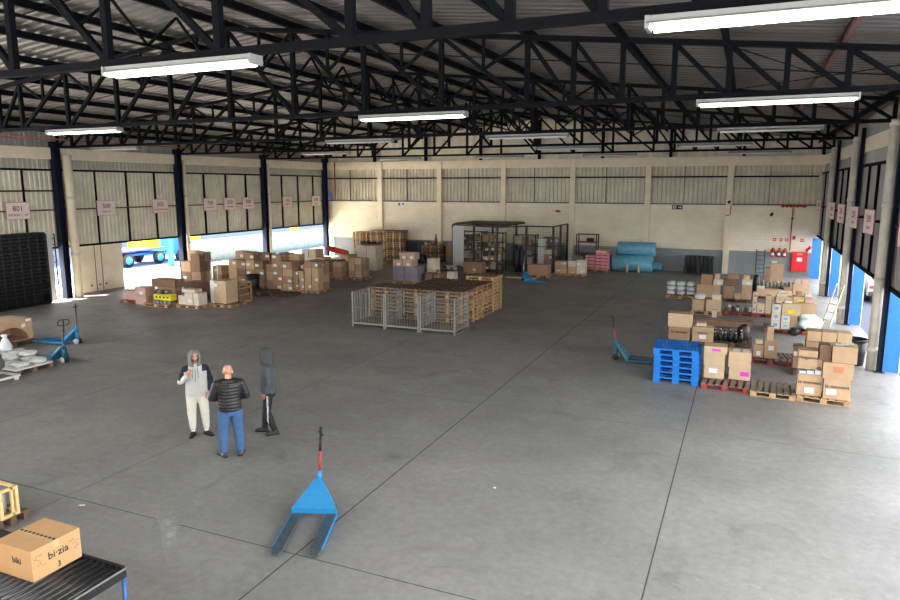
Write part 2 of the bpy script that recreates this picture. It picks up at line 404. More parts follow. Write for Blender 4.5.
for i, y in enumerate(FR):
    if i == 0: continue
    nm = ['', 'nearest and widest in view', 'beside the black bin', 'beside the cream ladder', 'farthest, near the red hydrant cabinet'][i]
    t = thing('drainpipe', 'fat grey jointed drainpipe on right wall, ' + nm, 'pipe', (XR - .05, y, 0), 0, 'right side pipes')
    MB().tube([(0, 0, 0), (0, 0, 3), (0, 0, 6.65)], .13, 16).build('pipe', M_pvc, t)
    for z in (.5, 2.4, 4.4, 6.5): MB().tube([(0, 0, z), (0, 0, z + .14)], .145, 16).build('collar', M_pvc, t)
    t = thing('steel_column', 'dark navy column on the right wall, ' + ['', 'at the right edge of view', 'just behind the pipe by the black bin', 'just behind the pipe by the ladder', 'near the hydrant cabinet'][i], 'column', (XR + .10, y - .27, 0), 0, 'right side wall columns')
    c = MB(); h = roof_z(XR) - .2
    c.box(-.05, .05, -.01, .01, .02, h); c.box(-.06, -.05, -.07, .07, .02, h); c.box(.05, .06, -.07, .07, .02, h)
    c.build('i_beam', M_navy, t); MB().box(-.13, .13, -.09, .09, 0, .02).build('base_plate', M_dgrey, t)
    t = thing('dock_fin', 'bright blue upright dock panel ' + ['', 'at the right edge', 'behind the pipe by the black bin', 'behind the leaning cream ladder', 'beside the red hydrant cabinet'][i], 'panel', (XR + .2, y - .12, 0), 0, 'blue dock panels')
    # face towards the hall is parallel to X; stands on the dock edge
    MB().box(.0, .36, -.03, .03, .0, 2.2).build('panel', M_blue, t)
    MB().box(.36, .39, -.04, .04, 0, 2.2).build('edge_post', M_pvc, t)
t = thing('dock_fin', 'bright blue upright dock panel at the far right corner', 'panel', (XR + .2, YB - .6, 0), 0, 'blue dock panels')
MB().box(-.3, .15, -.03, .03, 0, 2.2).build('panel', M_blue, t); MB().box(.15, .24, -.05, .05, 0, 2.2).build('edge_post', M_white, t)

# sliding door leaf, left bay
d = struct(MB().box(-.05, .05, 21.62, 24.15, .1, 2.26).build('door_1', M_cream, loc=(XL + .02, 0, 0)))
for y in (22.6, 22.95): MB().box(.05, .065, y - .012, y + .012, .12, 2.24).build('door_seam', M_dgrey, d)
MB().box(-.06, .08, 21.62, 24.15, .02, .1).build('door_foot', mat('rusty_edge', (160, 138, 116), .8), d)
for y in (22.3, 22.75, 23.1): MB().box(.065, .09, y - .04, y + .04, .35, .43).build('door_latch', M_dgrey, d)

# trusses
tr_names = ['nearest roof truss, its lower chord crossing the top of view', 'second roof truss, carrying the lit lamp above the right wall', 'third roof truss from the camera, unlit lamps under it', 'fourth roof truss from the camera', 'fifth roof truss, nearest to the back wall']
NODES = []
x = XR - .02
half = (XR - XL) / 2; P = half / 8
rn = [P * k for k in range(0, 5)]             # 2 m panels from the ridge
rn += [P * 4 + P / 2 * k for k in range(1, 9)]
for k, y in enumerate(FR):
    t = thing('roof_truss', 'black steel ' + tr_names[k], 'roof truss', (0, y, 0), 0, 'roof trusses')
    ZB = 6.625; T = .10
    MB().bar((XL + .2, 0, ZB), (XR - .05, 0, ZB), .14, .095).build('bottom_chord', M_steel, t)
    for s in (1, -1):
        xe = XM + s * (half - .05)
        MB().bar((XM, 0, roof_z(XM)), (xe, 0, roof_z(xe)), .14, .095).build('top_chord', M_steel, t)
        for i, a in enumerate(rn):
            if i == 0 and s == -1: continue
            xx = XM + s * min(a, half - .1)
            MB().bar((xx, 0, ZB), (xx, 0, roof_z(xx)), T, T, up=(0, 1, 0)).build('vertical_post', M_steel, t)
        for i in range(len(rn) - 1):
            xa = XM + s * rn[i]; xb = XM + s * min(rn[i + 1], half - .1)
            MB().bar((xa, .02, roof_z(xa) - .03), (xb - s * .05, .02, ZB + .05), .085, .085, up=(0, 1, 0)).build('diagonal_brace', M_steel, t)
            if i < 4:
                xm = (xa + xb) / 2; zm = (roof_z(xa) + ZB) / 2
                MB().bar((xm, 0, zm), (xm, 0, roof_z(xm)), .06, .06, up=(0, 1, 0)).build('hanger', M_steel, t)
                MB().bar((xm, 0, zm), (xb - s * .06, 0, roof_z(xb) - .05), .06, .06, up=(0, 1, 0)).build('sub_diagonal', M_steel, t)
# purlins
names = []
for j in range(17):
    x = XR - .1 - P * j if j else XR - .15
    if j == 16: x = XL + .2
    mm = M_redpurlin if j == 1 else M_purlin
    side = 'right' if j < 8 else 'left'
    cnt = j if j < 8 else 16 - j
    lab = ('dark steel purlin running along under the roof ridge' if j == 8 else
           'reddish brown purlin running under the roof near the right wall' if j == 1 else
           'dark steel purlin under the roof, %s from the %s wall' % (ORD[cnt], side))
    p = MB(); z = roof_z(x) + .15
    p.box(x - .05, x + .05, YS, YB, z - .085, z - .075); p.box(x - .008, x + .008, YS, YB, z - .08, z + .08); p.box(x - .05, x + .05, YS, YB, z + .075, z + .085)
    tag(p.build('roof_purlin', mm), lab, 'purlin', 'roof purlins')
# longitudinal trussed ties between frames (ridge and quarter lines)
for q, x in ((1, XM),):
    t = thing('longitudinal_tie', 'light black lattice tie running lengthwise %s' % ('through the right half of the roof', 'under the ridge', 'through the left half of the roof')[q], 'roof tie', (x, 0, 0), 0, 'lengthwise roof ties')
    zt = roof_z(x) - .12; zb = zt - .75
    MB().bar((.1, 7.3, zb), (.1, YB - .3, zb), .05, .06).build('lower_rail', M_steel, t)
    yy = 7.25; up = MB()
    for f in range(5):
        for k in range(4):
            a = FR[f] + k * 1.745; 
            up.bar((.1, a, zt), (.1, a + .87, zb), .05, .05); up.bar((.1, a + .87, zb), (.1, a + 1.74, zt), .05, .05)
    up.build('lattice', M_steel, t)
# sag rods and cross bracing rods beneath the sheets
for k in range(4):
    ym = FR[k] + 3.49
    for s in (1, -1):
        x1 = XM + s * half
        o = MB().tube([(XM, ym, roof_z(XM) + .1), (x1 - s * .2, ym, roof_z(x1) + .1)], .014, 6).build('sag_rod', M_steel)
        tag(o, 'thin sag rod beneath the %s roof slope between the %s and %s trusses' % ('right' if s > 0 else 'left', ORD[k], ORD[k + 1]), 'rod', 'sag rods')
o = MB().tube([(XR - 3.9, FR[1], roof_z(XR - 3.9) - .05), (XR - .2, FR[2], roof_z(XR) + .05)], .012, 6).build('brace_rod', M_steel)
tag(o, 'thin diagonal brace rod below the right roof slope running towards the wall', 'rod', 'brace rods')
o = MB().tube([(XR - .2, FR[1], roof_z(XR) - .05), (XR - 3.9, FR[2], roof_z(XR - 3.9) + .05)], .012, 6).build('brace_rod', M_steel)
tag(o, 'thin diagonal brace rod below the right roof slope running inwards', 'rod', 'brace rods')

# red sprinkler pipe along the left eave
t = thing('sprinkler_pipe', 'long thin red pipe running under the left eave', 'pipe', (XL + .62, 0, 0))
MB().tube([(0, 7.4, 6.88), (0, YB - .35, 6.95)], .025, 8).build('pipe', M_dkredpipe, t)
for k in range(9): MB().tube([(0, 9 + 3.6 * k, 6.9), (0, 9 + 3.6 * k, 6.82)], .02, 6).build('sprinkler_head', M_galv, t)

# lamps
M_lamp = mat('lamp_housing', (150, 150, 146), .5)
def lamp(x, y, lit, L, label):
    t = thing('fluorescent_lamp', label, 'ceiling light', (x, y - .02, 6.56), 0, 'fluorescent ceiling lights')
    MB().box(-L / 2, L / 2, -.10, .10, -.05, -.0).build('housing', M_lamp, t)
    r = MB(); r.add([(-L / 2, -.10, -.05), (L / 2, -.10, -.05), (L / 2, -.16, -.08), (-L / 2, -.16, -.08)], [(0, 1, 2, 3)]); r.add([(-L / 2, .10, -.05), (L / 2, .10, -.05), (L / 2, .16, -.08), (-L / 2, .16, -.08)], [(0, 3, 2, 1)])
    r.build('reflector', M_lamp, t)
    for s in (-1, 1):
        MB().tube([(-L / 2 + .05, s * .07, -.11), (L / 2 - .05, s * .07, -.11)], .022, 10).build('tube', M_tube if lit else M_tubeoff, t)
        MB().box(s * L / 2 - .02, s * L / 2 + .02, -.12, .12, -.12, -.0).build('end_cap', M_galv, t)
lamp(-6.98, 7.2, True, 2.5, 'lit twin tube lamp under the nearest truss, upper left of view')
lamp(.30, 7.2, True, 2.6, 'brightest lit twin tube lamp at the top right corner')
lamp(-17.45, 14.2, True, 2.8, 'lit tube lamp farthest left, above the red wall sign')
lamp(-7.05, 14.2, True, 2.6, 'lit tube lamp in mid view, below the second truss')
lamp(.33, 14.2, True, 2.65, 'lit yellowish tube lamp near the right wall, below the second truss')
for (x, y, lab) in ((.4, 21.2, 'unlit twin tube lamp behind the lit right one, third truss'), (-6.5, 21.2, 'unlit tube lamp right of centre under the third truss'), (-12.6, 21.2, 'unlit tube lamp left of centre under the third truss'), (-24.3, 21.2, 'unlit tube lamp by the left wall under the third truss'),
                    (-1.3, 28.2, 'unlit tube lamp under the fourth truss, right side'), (-6.9, 28.2, 'unlit tube lamp under the fourth truss, centre'), (-18.6, 28.2, 'unlit tube lamp under the fourth truss, left side'),
                    (.35, 35.2, 'unlit tube lamp under the fifth truss near the right wall'), (-6.5, 35.2, 'unlit tube lamp under the fifth truss, right of centre'), (-12.3, 35.2, 'unlit tube lamp under the fifth truss, above the wire cage'), (-18.3, 35.2, 'unlit tube lamp under the fifth truss, left side')):
    lamp(x, y, False, 2.6, lab)

# hanging wall signs
def sign(loc, rot, big, small, label):
    t = thing('wall_sign', label, 'sign', loc, rot, 'bay signs')
    MB().box(-.5, .5, -.012, .012, -.34, .34).build('board', mat('sign_white', (246, 228, 222), .5), t)
    f = MB(); f.box(-.51, .51, -.014, .014, .335, .35); f.box(-.51, .51, -.014, .014, -.35, -.335); f.box(-.51, -.495, -.014, .014, -.35, .35); f.box(.495, .51, -.014, .014, -.35, .35)
    f.build('frame', mat('faded_red', (190, 120, 116), .6), t)
    R = Matrix.Rotation(math.radians(90), 4, 'X')
    wordmesh(big, .3, Matrix.Translation((0, -.014, .08)) @ R, 'lettering', M_redpipe, t)
    wordmesh(small, .11, Matrix.Translation((0, -.014, -.17)) @ R, 'lettering', M_redpipe, t)
    MB().box(-.03, .03, .016, .3, -.03, .03).build('bracket', M_steel, t)
L90 = math.radians(90)
for y, b, s_, lab in ((18.92, '801', 'ENTRADA 1 - 100', 'nearest, above the black lattice rack'), (23.18, '500', 'FRANCAS', 'above the cream sliding door'), (26.4, '505', 'CARGAS EM GERAL', 'above the doorway with yellow truck'),
                    (29.95, '700', 'ENTREGAS', 'above the left carton tower'), (31.56, '550', 'ENTREGAS', 'middle of the three over the carton piles'), (33.15, '300', 'ENTREGAS', 'last of the three over the carton piles'), (36.98, '150', 'SAIDAS', 'above the doorway left of far corner'), (40.2, '100', 'SAIDAS', 'closest to the far left corner')):
    sign((XL + .4, y, 3.95), L90, b, s_, 'white bay sign, red lettering, left wall, ' + lab)
for y, b, lab in ((17.6, '100', 'at the right edge'), (22.75, '200', 'nearest full one'), (25.9, '250', 'second full one'), (29.3, '300', 'between the bin pipe and ladder pipe'), (32.4, '400', 'just beyond the ladder pipe'), (38.2, '500', 'near the back corner')):
    sign((XR - .22, y, 3.95), -L90 + math.radians(6), b, 'SAIDAS', 'pale bay sign on the dark right wall, ' + lab)

# fixtures on the back wall
def wallbox(name, label, cat, x0, x1, z0, z1, m, dep=.03, group=None):
    return tag(MB().box(x0, x1, YB - dep, YB - .002, z0, z1).build(name, m), label, cat, group)
R90 = Matrix.Rotation(L90, 4, 'X')
e = wallbox('exit_sign', 'black exit arrow sign high on the back wall above blue rolls', 'sign', -4.05, -3.47, 3.62, 3.86, M_black)
a = MB(); a.box(-3.72, -3.56, YB - .034, YB - .031, 3.72, 3.76); a.add([(-3.60, YB - .034, 3.66), (-3.52, YB - .034, 3.74), (-3.60, YB - .034, 3.82)], [(0, 1, 2)]); a.build('arrow', M_white, e)
a = MB(); a.box(-3.99, -3.82, YB - .034, YB - .031, 3.66, 3.82); a.build('door_icon', M_white, e)
a = MB(); a.box(-3.93, -3.88, YB - .037, YB - .035, 3.68, 3.80); a.build('figure_icon', M_black, e)
e = wallbox('exit_sign', 'small pale exit sign high on back wall above the pallet pile', 'sign', -22.1, -21.55, 3.6, 3.86, M_white)
a = MB(); a.box(-22.06, -21.9, YB - .034, YB - .031, 3.64, 3.82); a.box(-21.75, -21.6, YB - .034, YB - .031, 3.68, 3.8); a.build('figure_icon', mat('sign_green', (70, 110, 80), .6), e)
t = thing('security_camera', 'small dark camera on the back wall above extinguishers', 'camera', (1.27, YB, 3.45))
MB().tube([(0, -.02, 0), (0, -.15, .02)], .03, 8).build('bracket', M_dgrey, t); MB().tube([(0, -.12, .0), (-.05, -.36, -.08)], .07, 10).build('body', M_black, t)
# pilaster instruments
o = tag(MB().box(-1.04, -.9, YB - .25, YB - .2, 3.98, 4.14).build('alarm_sounder', M_black), 'small dark alarm box on the right pilaster of back wall', 'alarm')
t = thing('hose_bracket', 'red bent bracket below the alarm box on the pilaster', 'bracket', (-.86, YB - .23, 3.3))
MB().tube([(0, 0, .6), (0, 0, .1), (-.06, 0, .03), (-.25, 0, .03)], .02, 8).build('pipe', M_redpipe, t)
# red riser in the far left corner
t = thing('fire_riser', 'thin vertical red pipe near the far left corner', 'pipe', (-27.0, YB - .2, 0))
MB().tube([(0, 0, 3.95), (0, 0, 6.6)], .045, 8).build('pipe', M_redpipe, t)
tag(MB().box(-27.62, -27.3, YB - .35, YB - .1, 3.97, 4.5).build('junction_box', mat('lavender_box', (126, 140, 196), .6)), 'pale blue box beside red pipe at far left corner', 'box')
tag(MB().box(-11.0, -10.7, YB - .06, YB - .002, 3.35, 3.47).build('hydrant_mark', M_redpipe), 'small red plate on back wall above the wire cage', 'sign')
# sprinkler main valve group and drop pipe
t = thing('hydrant_pipe', 'red pipe with valves dropping down the back wall to extinguishers', 'pipe', (2.29, YB - .1, 0))
MB().tube([(0, 0, 1.45), (0, 0, 3.86)], .028, 8).build('drop_pipe', M_redpipe, t); MB().tube([(-.6, 0, 3.86), (.68, 0, 3.86)], .03, 8).build('header_pipe', M_redpipe, t)
for x in (-.5, -.3, -.12, .2, .55): MB().tube([(x, -.02, 3.80), (x, -.02, 3.95)], .065, 8).build('valve', M_red, t)
MB().ball((0, -.04, 3.2), .06).build('gauge', M_black, t)
for i, x in enumerate((1.5, 1.82, 2.1)):
    t = thing('fire_extinguisher', ('red and white extinguisher on back wall, ' + ['leftmost of three', 'middle of three', 'rightmost of three'][i]), 'fire extinguisher', (x - .06, YB - .13, 1.05), 0, 'wall extinguishers')
    MB().rings([(0, 0, 0, .05, .05), (0, 0, .02, .085, .085), (0, 0, .36, .085, .085), (0, 0, .43, .04, .04), (0, 0, .47, .03, .03)], 12).build('cylinder', M_red, t)
    MB().tube([(0, 0, .10), (0, 0, .24)], .0865, 12).build('label_band', M_white, t)
    MB().box(-.03, .06, -.02, .02, .46, .52).build('handle', M_black, t); MB().tube([(.05, 0, .48), (.1, -.02, .38), (.09, -.02, .15)], .012, 6).build('hose', M_black, t)
for i, x in enumerate((1.5, 1.82, 2.1, 2.46, 2.86)):
    s_ = wallbox('safety_sign', 'small red safety sign on back wall, %s from the left' % ORD[i], 'sign', x - .08, x + .08, 1.93 + (.1 if i == 3 else 0), 2.1 + (.14 if i == 3 else 0), M_red, .02, 'red safety signs')
    MB().box(x - .035, x + .035, YB - .024, YB - .021, 1.98, 2.05).build('pictogram', M_white, s_)
    if i < 3: tag(MB().box(x - .1, x + .1, YB - .012, YB - .002, 1.66, 1.7).build('notice_strip', mat('pink_strip', (226, 180, 176), .6)), 'faint pink notice strip under the %s red safety sign' % ORD[i], 'notice', 'notice strips')
t = thing('hydrant_cabinet', 'bright red hydrant cabinet on the back wall near right corner', 'cabinet', (2.8, YB - .13, .3))
MB().box(-.38, .38, -.12, .12, 0, 1.08).build('body', M_red, t); MB().box(-.33, .33, -.135, -.12, .05, 1.03).build('door', mat('cabinet_red', (226, 26, 34), .35), t)
MB().box(-.13, .13, -.142, -.136, .58, .78).build('window', M_white, t); MB().box(-.12, .12, -.141, -.136, .93, 1.02).build('label_plate', mat('cab_yellow', (226, 150, 30), .5), t)
t = thing('alarm_siren', 'red alarm siren above the hydrant cabinet by the corner', 'alarm', (3.18, YB - .1, 1.52))
MB().tube([(0, 0, 0), (.05, -.12, .1), (.1, -.18, .14)], [.05, .06, .1], 10).build('horn', M_red, t); MB().box(-.1, 0, -.02, .08, -.12, .06).build('base', M_red, t)

# ladders
def ladder(name, label, loc, rot, H, W, rungs, m, lean=0., spread=0.):
    t = thing(name, label, 'ladder', loc, rot)
    for s in (-1, 1): MB().bar((s * W / 2, 0, 0), (s * W / 2, lean, H), .05, .03).build('rail', m, t)
    for k in range(rungs):
        f = (k + .7) / (rungs + .2); MB().bar((-W / 2, lean * f, H * f), (W / 2, lean * f, H * f), .03, .03).build('rung', m, t)
    if spread:
        for s in (-1, 1): MB().bar((s * W / 2, spread, 0), (s * W / 2, lean + .02, H), .04, .03).build('rear_leg', m, t)
        MB().box(-W / 2, W / 2, lean - .06, lean + .08, H, H + .03).build('cap', M_dgrey, t)
    return t
ladder('ladder', 'dark ladder leaning on the grey band of the back wall', (.85, YB - .35, 0), 0, 1.45, .42, 6, M_dgrey, .28)
ladder('step_ladder', 'cream folding ladder leaning beside the right wall pipe', (2.86, 27.5, 0), math.radians(-62), 1.5, .42, 5, mat('cream_aluminium', (226, 214, 178), .5), .42, .0)

# ---------------------------------------------------------------- cartons
def carton(label, x0, x1, y, z, h, dep, c=PLAIN, rot=0., tape=True, tagm=None, tagp=(.6, .35), group=None, words_=None, opened=False, name='cardboard_box', face='y'):
    w = x1 - x0; cx = (x0 + x1) / 2; cy = y + dep / 2
    b = MB(); j = lambda: random.uniform(-.006, .006)
    hw, hd = w / 2 - .004, dep / 2 - .004
    vs = [(sx * hw + j(), sy * hd + j(), zz) for zz in (0, h - .003) for sy in (-1, 1) for sx in (-1, 1)]
    if opened:
        b.add(vs, [(0, 2, 3, 1), (0, 1, 5, 4), (2, 6, 7, 3), (0, 4, 6, 2), (1, 3, 7, 5)])
        zi = h - .12
        b.add([(-hw + .01, -hd + .01, zi), (hw - .01, -hd + .01, zi), (hw - .01, hd - .01, zi), (-hw + .01, hd - .01, zi)], [(0, 1, 2, 3)])
    else:
        b.add(vs, [(0, 2, 3, 1), (4, 5, 7, 6), (0, 1, 5, 4), (2, 6, 7, 3), (0, 4, 6, 2), (1, 3, 7, 5)])
    o = b.build(name, CB[c], loc=(cx, cy, z + .002), rot=rot); tag(o, label, 'cardboard box', group)
    if opened:
        f = MB(); q = h - .004
        f.add([(-hw, -hd, q), (hw, -hd, q), (hw, -hd - .14, q - .06), (-hw, -hd - .14, q - .06)], [(0, 1, 2, 3)])
        f.add([(-hw, hd, q), (hw, hd, q), (hw, hd + .03, q + .2), (-hw, hd + .03, q + .2)], [(0, 1, 2, 3)])
        f.build('flap', CB[c], o)
    if tape and not opened and w > .2:
        t = MB(); t.box(-hw + .002, hw - .002, -.028, .028, h - .006, h - .0005)
        t.box(hw - .003, hw + .0065, -.028, .028, h - .12, h - .001); t.build('tape_strip', M_tape, o)
    if tagm:
        px, pz = tagp; lw, lh = min(.2, w * .42), min(.13, h * .36)
        t = MB(); xx = -hw + 2 * hw * px; zz = h * pz
        t.box(xx - lw / 2, xx + lw / 2, -hd - .012, -hd - .004, zz - lh / 2, zz + lh / 2); t.build('shipping_label', tagm, o)
    if words_:
        wordmesh(words_, min(.11, w * .26), Matrix.Translation((0, -hd - .008, h * .62)) @ R90, 'printed_word', M_ink, o)
    return o
COLN = {LIGHT: 'light brown', PLAIN: 'brown', BROWN: 'mid brown', DARK: 'dark brown', PINK: 'pinkish', PALE: 'pale'}
def pile(phrase, x0, x1, y0, y1, z0, z1, nx, ny, nz, cols=(PLAIN, BROWN), tags=.5, group=None, skip=(), jit=.03, missing_top=0):
    lx, ly, lz = (x1 - x0) / nx, (y1 - y0) / ny, (z1 - z0) / nz
    for k in range(nz):
        for j in range(ny):
            for i in range(nx):
                if (i, j, k) in skip: continue
                if k == nz - 1 and nx > 1 and nz > 2 and j == 0 and random.random() < .22: continue
                if j > 0 and k < nz - 1 and i < nx - 1 and j < ny: 
                    if 0 < j < ny - 1: continue
                c = random.choice(cols); lay = 'bottom' if k == 0 else ('top' if k == nz - 1 else ORD[k]) + ''
                row = '' if ny == 1 else (', front row' if j == 0 else ', back row')
                cc = 'only column' if nx == 1 else ('leftmost' if i == 0 else 'rightmost' if i == nx - 1 else ORD[i] + ' from left')
                lab = '%s carton, %s layer, %s%s, %s' % (COLN[c], lay, cc, row, phrase)
                g = .012; s = random.uniform(-1, 1) * .02; lh = lz * (random.uniform(.82, 1) if k == nz - 1 else 1)
                carton(lab, x0 + i * lx + g, x0 + (i + 1) * lx - g, y0 + j * ly + g + (random.uniform(0, .045) if j == 0 else .03), z0 + k * lz, lh, ly - 2 * g - .05, c, rot=s,
                       tape=(k == nz - 1), tagm=M_label if random.random() < tags else None, tagp=(random.choice((.3, .7, .8)), random.uniform(.35, .65)), group=group or phrase)

# ---------------------------------------------------------------- pallets
def pallet_proto(md, ms, label, w=1.2, d=1.0, group=None, n=7):
    t = thing('wooden_pallet', label, 'pallet', (0, 0, 0), 0, group)
    dk = MB()
    for i in range(n):
        y = -d / 2 + .05 + i * (d - .1) / (n - 1)
        dk.box(-w / 2, w / 2, y - .045, y + .045, .118, .138) if False else dk.box(-w / 2 + i * (w - .1) / (n - 1), -w / 2 + .1 + i * (w - .1) / (n - 1), -d / 2, d / 2, .118, .138)
    dk.build('deck', md, t)
    for y in (-d / 2 + .05, 0, d / 2 - .05):
        s = MB(); s.box(-w / 2, w / 2, y - .045, y + .045, .1, .116)
        for x in (-w / 2 + .07, 0, w / 2 - .07): s.box(x - .07, x + .07, y - .045, y + .045, .016, .1)
        s.build('stringer', ms, t)
    b = MB()
    for y in (-d / 2 + .05, 0, d / 2 - .05): b.box(-w / 2, w / 2, y - .05, y + .05, 0, .015)
    b.build('base_boards', ms, t)
    return t
PH = .142
used = {}
def pallet(kind, x, y, z, rot, label, group=None, w=1.2, d=1.0):
    mats_ = {'wood': (M_wood, M_wood), 'aged': (M_wood2, M_wood), 'dark': (M_wooddk, M_wooddk), 'red': (M_wood3, M_woodred), 'grey': (M_wood3, M_wood), 'mid': (M_wooddk, M_wood2), 'black': (M_blackpl, M_blackpl)}[kind]
    key = (kind, w, d)
    if key not in used:
        used[key] = pallet_proto(*mats_, label, w, d, group); o = used[key]; o.location = (x, y, z); o.rotation_euler = (0, 0, rot); return o
    return dup(used[key], (x, y, z), rot, label, group)
def pallet_stack(kinds, n, x, y, phrase, group, w=1.2, d=1.0, rot=0., z0=0):
    for k in range(n):
        kd = kinds[k] if k < len(kinds) else kinds[k % len(kinds)]
        nm = 'bottom' if k == 0 else 'topmost' if k == n - 1 else ORD[k] + ' up'
        adj = {'wood': 'fresh wooden', 'aged': 'weathered wooden', 'dark': 'dark wooden', 'mid': 'brown wooden', 'black': 'black plastic', 'red': 'red edged', 'grey': 'grey decked'}[kd]
        pallet(kd, x + random.uniform(-.02, .02), y + random.uniform(-.02, .02), z0 + k * PH, rot + random.uniform(-.02, .02), '%s pallet, %s in %s' % (adj, nm, phrase), group, w, d)

# ---- right cluster, front row
def plastic_pallet():
    t = thing('plastic_pallet', 'x', 'pallet', (0, 0, 0), 0, 'stacked blue plastic pallets'); SEEN.pop('x', None)
    w, d = 1.1, 1.2; g = MB()
    for i in range(15):
        x = -w / 2 + .02 + i * (w - .04) / 14; g.box(x - .013, x + .013, -d / 2, d / 2, .122, .148)
    for i in range(6):
        y = -d / 2 + .02 + i * (d - .04) / 5; g.box(-w / 2, w / 2, y - .018, y + .018, .12, .146)
    g.build('grid_deck', M_plblue, t)
    for x in (-w / 2 + .09, 0, w / 2 - .09):
        f = MB()
        for y in (-d / 2 + .1, 0, d / 2 - .1): f.box(x - .08, x + .08, y - .1, y + .1, .016, .12)
        f.box(x - .08, x + .08, -d / 2, d / 2, 0, .016); f.build('foot_runner', M_plblue, t)
    for y in (-d / 2, d / 2 - .02): MB().box(-w / 2, w / 2, y, y + .02, .108, .121).build('rim', M_plblue, t)
    return t
pp = plastic_pallet()
for k in range(6):
    lab = 'blue plastic pallet, %s in stack at front of right cluster' % ('bottom one' if k == 0 else 'topmost and slightly shifted' if k == 5 else ORD[k] + ' from floor')
    loc = (-1.40 + (.0 if k < 5 else -.04), 18.27 + random.uniform(-.01, .01) + (-.05 if k == 5 else 0), k * .15)
    if k == 0: pp.location = loc; tag(pp, lab, 'pallet', 'stacked blue plastic pallets')
    else: dup(pp, loc, .03 if k == 5 else random.uniform(-.006, .006), lab)

# the first three front pallets
pallet('red', -.2, 18.05, 0, math.radians(-3), 'red edged pallet in front row beside the blue pallets', 'front row pallets', 1.1, 1.1)
pallet('grey', .86, 17.85, 0, math.radians(-3), 'empty slatted pallet at the middle of the front row', 'front row pallets', .98, 1.1)
pallet('wood', 1.93, 17.85, 0, math.radians(-4), 'wooden pallet under the printed cartons at right end of front row', 'front row pallets', 1.1, 1.15)
G1 = 'cartons on the red front pallet'
carton('plain carton on red pallet deck beside the blue pallets', -.75, -.27, 18.05, .14, .33, .42, LIGHT, tagm=M_label, tagp=(.45, .6), group=G1)
carton('two-banded carton stacked second by the blue pallets', -.77, -.27, 18.05, .47, .33, .42, LIGHT, group=G1)
carton('flat top carton with magenta label by the blue pallets', -.78, -.23, 17.98, .80, .18, .46, LIGHT, tagm=M_magenta, tagp=(.55, .5), group=G1)
carton('lower carton with magenta label, right column on red front pallet', -.16, .34, 18.15, .14, .32, .42, LIGHT, rot=-.05, tagm=M_magenta, tagp=(.75, .5), group=G1)
carton('flat carton middle of right column on red front pallet', -.19, .33, 18.12, .46, .2, .44, LIGHT, group=G1)
carton('upper carton of right column with paper slips on top, red front pallet', -.2, .33, 18.12, .66, .2, .44, LIGHT, rot=.03, group=G1)
for i, x in enumerate((-.1, .12)): tag(MB().box(x, x + .16, 18.16, 18.45, .866, .874).build('paper_slip', M_label), 'printed paper slip on carton top, %s of two' % ('left' if i == 0 else 'right'), 'paper', 'paper slips')
G2 = 'printed cartons at right end of front row'
carton('big printed carton on the right front pallet, left column bottom', 1.33, 1.85, 17.4, .14, .50, .5, PLAIN, tagm=M_label, tagp=(.5, .25), words_='le moment', group=G2)
for i in range(3):
    tag(MB().box(1.36 + i * .16, 1.50 + i * .16, 17.42, 17.8, .645, .71 + .02 * i).build('wrapped_packet', M_wrap), 'clear wrapped packet between stacked printed cartons, %s of three' % ORD[i], 'packet', 'clear packets')
carton('printed carton standing on the clear packets, left column top', 1.32, 1.72, 17.42, .76, .44, .42, PLAIN, words_='chegamos', group=G2)
carton('big printed carton with many labels, right column bottom', 1.88, 2.42, 17.3, .14, .47, .52, PLAIN, rot=-.04, tagm=M_label, tagp=(.3, .35), words_='le moment', group=G2)
carton('wide taped carton in the middle of right column, front end', 1.84, 2.46, 17.28, .61, .38, .56, PLAIN, rot=-.05, tagm=mat('orange_tape', (214, 130, 90), .5), tagp=(.5, .6), group=G2)
carton('top carton of right column with papers on it', 2.0, 2.5, 17.32, .99, .38, .5, PLAIN, rot=-.05, tagm=None, group=G2)
carton('dark open carton standing behind the top right carton', 1.74, 1.97, 17.45, .99, .36, .4, DARK, tape=False, group=G2)
for i in range(3): tag(MB().box(2.06 + .12 * i, 2.2 + .12 * i, 17.42 + .08 * i, 17.62 + .08 * i, 1.376 + .006 * i, 1.381 + .006 * i).build('paper_sheet', M_label), 'loose paper on the top right carton, %s of three' % ORD[i], 'paper', 'loose papers')
G3 = 'long cartons behind the right front pallet'
for i, (a, b) in enumerate(((1.66, 2.0), (2.01, 2.35), (2.36, 2.7))):
    carton('long carton lying in row behind the printed cartons, %s' % ('left end', 'middle', 'right end')[i], a, b, 19.9, .93, .26, .5, PLAIN, group=G3)
carton('supporting carton under the long row, left', 1.66, 2.15, 19.9, .14, .78, .5, BROWN, group=G3)
carton('supporting carton under the long row, right', 2.18, 2.7, 19.9, .14, .78, .5, BROWN, group=G3)
carton('small flat carton left of the long carton row', 1.38, 1.63, 20.0, .6, .14, .4, DARK, group=G3)
carton('pale flat carton below the small dark one', 1.38, 1.64, 20.0, .46, .13, .4, PALE, group=G3)
carton('upright carton beneath the pale flat one', 1.38, 1.64, 20.0, .14, .31, .4, BROWN, group=G3)
pallet('dark', 2.1, 20.3, 0, 0, 'dark pallet under the long carton row', 'middle pallets', 1.4, 1.1)

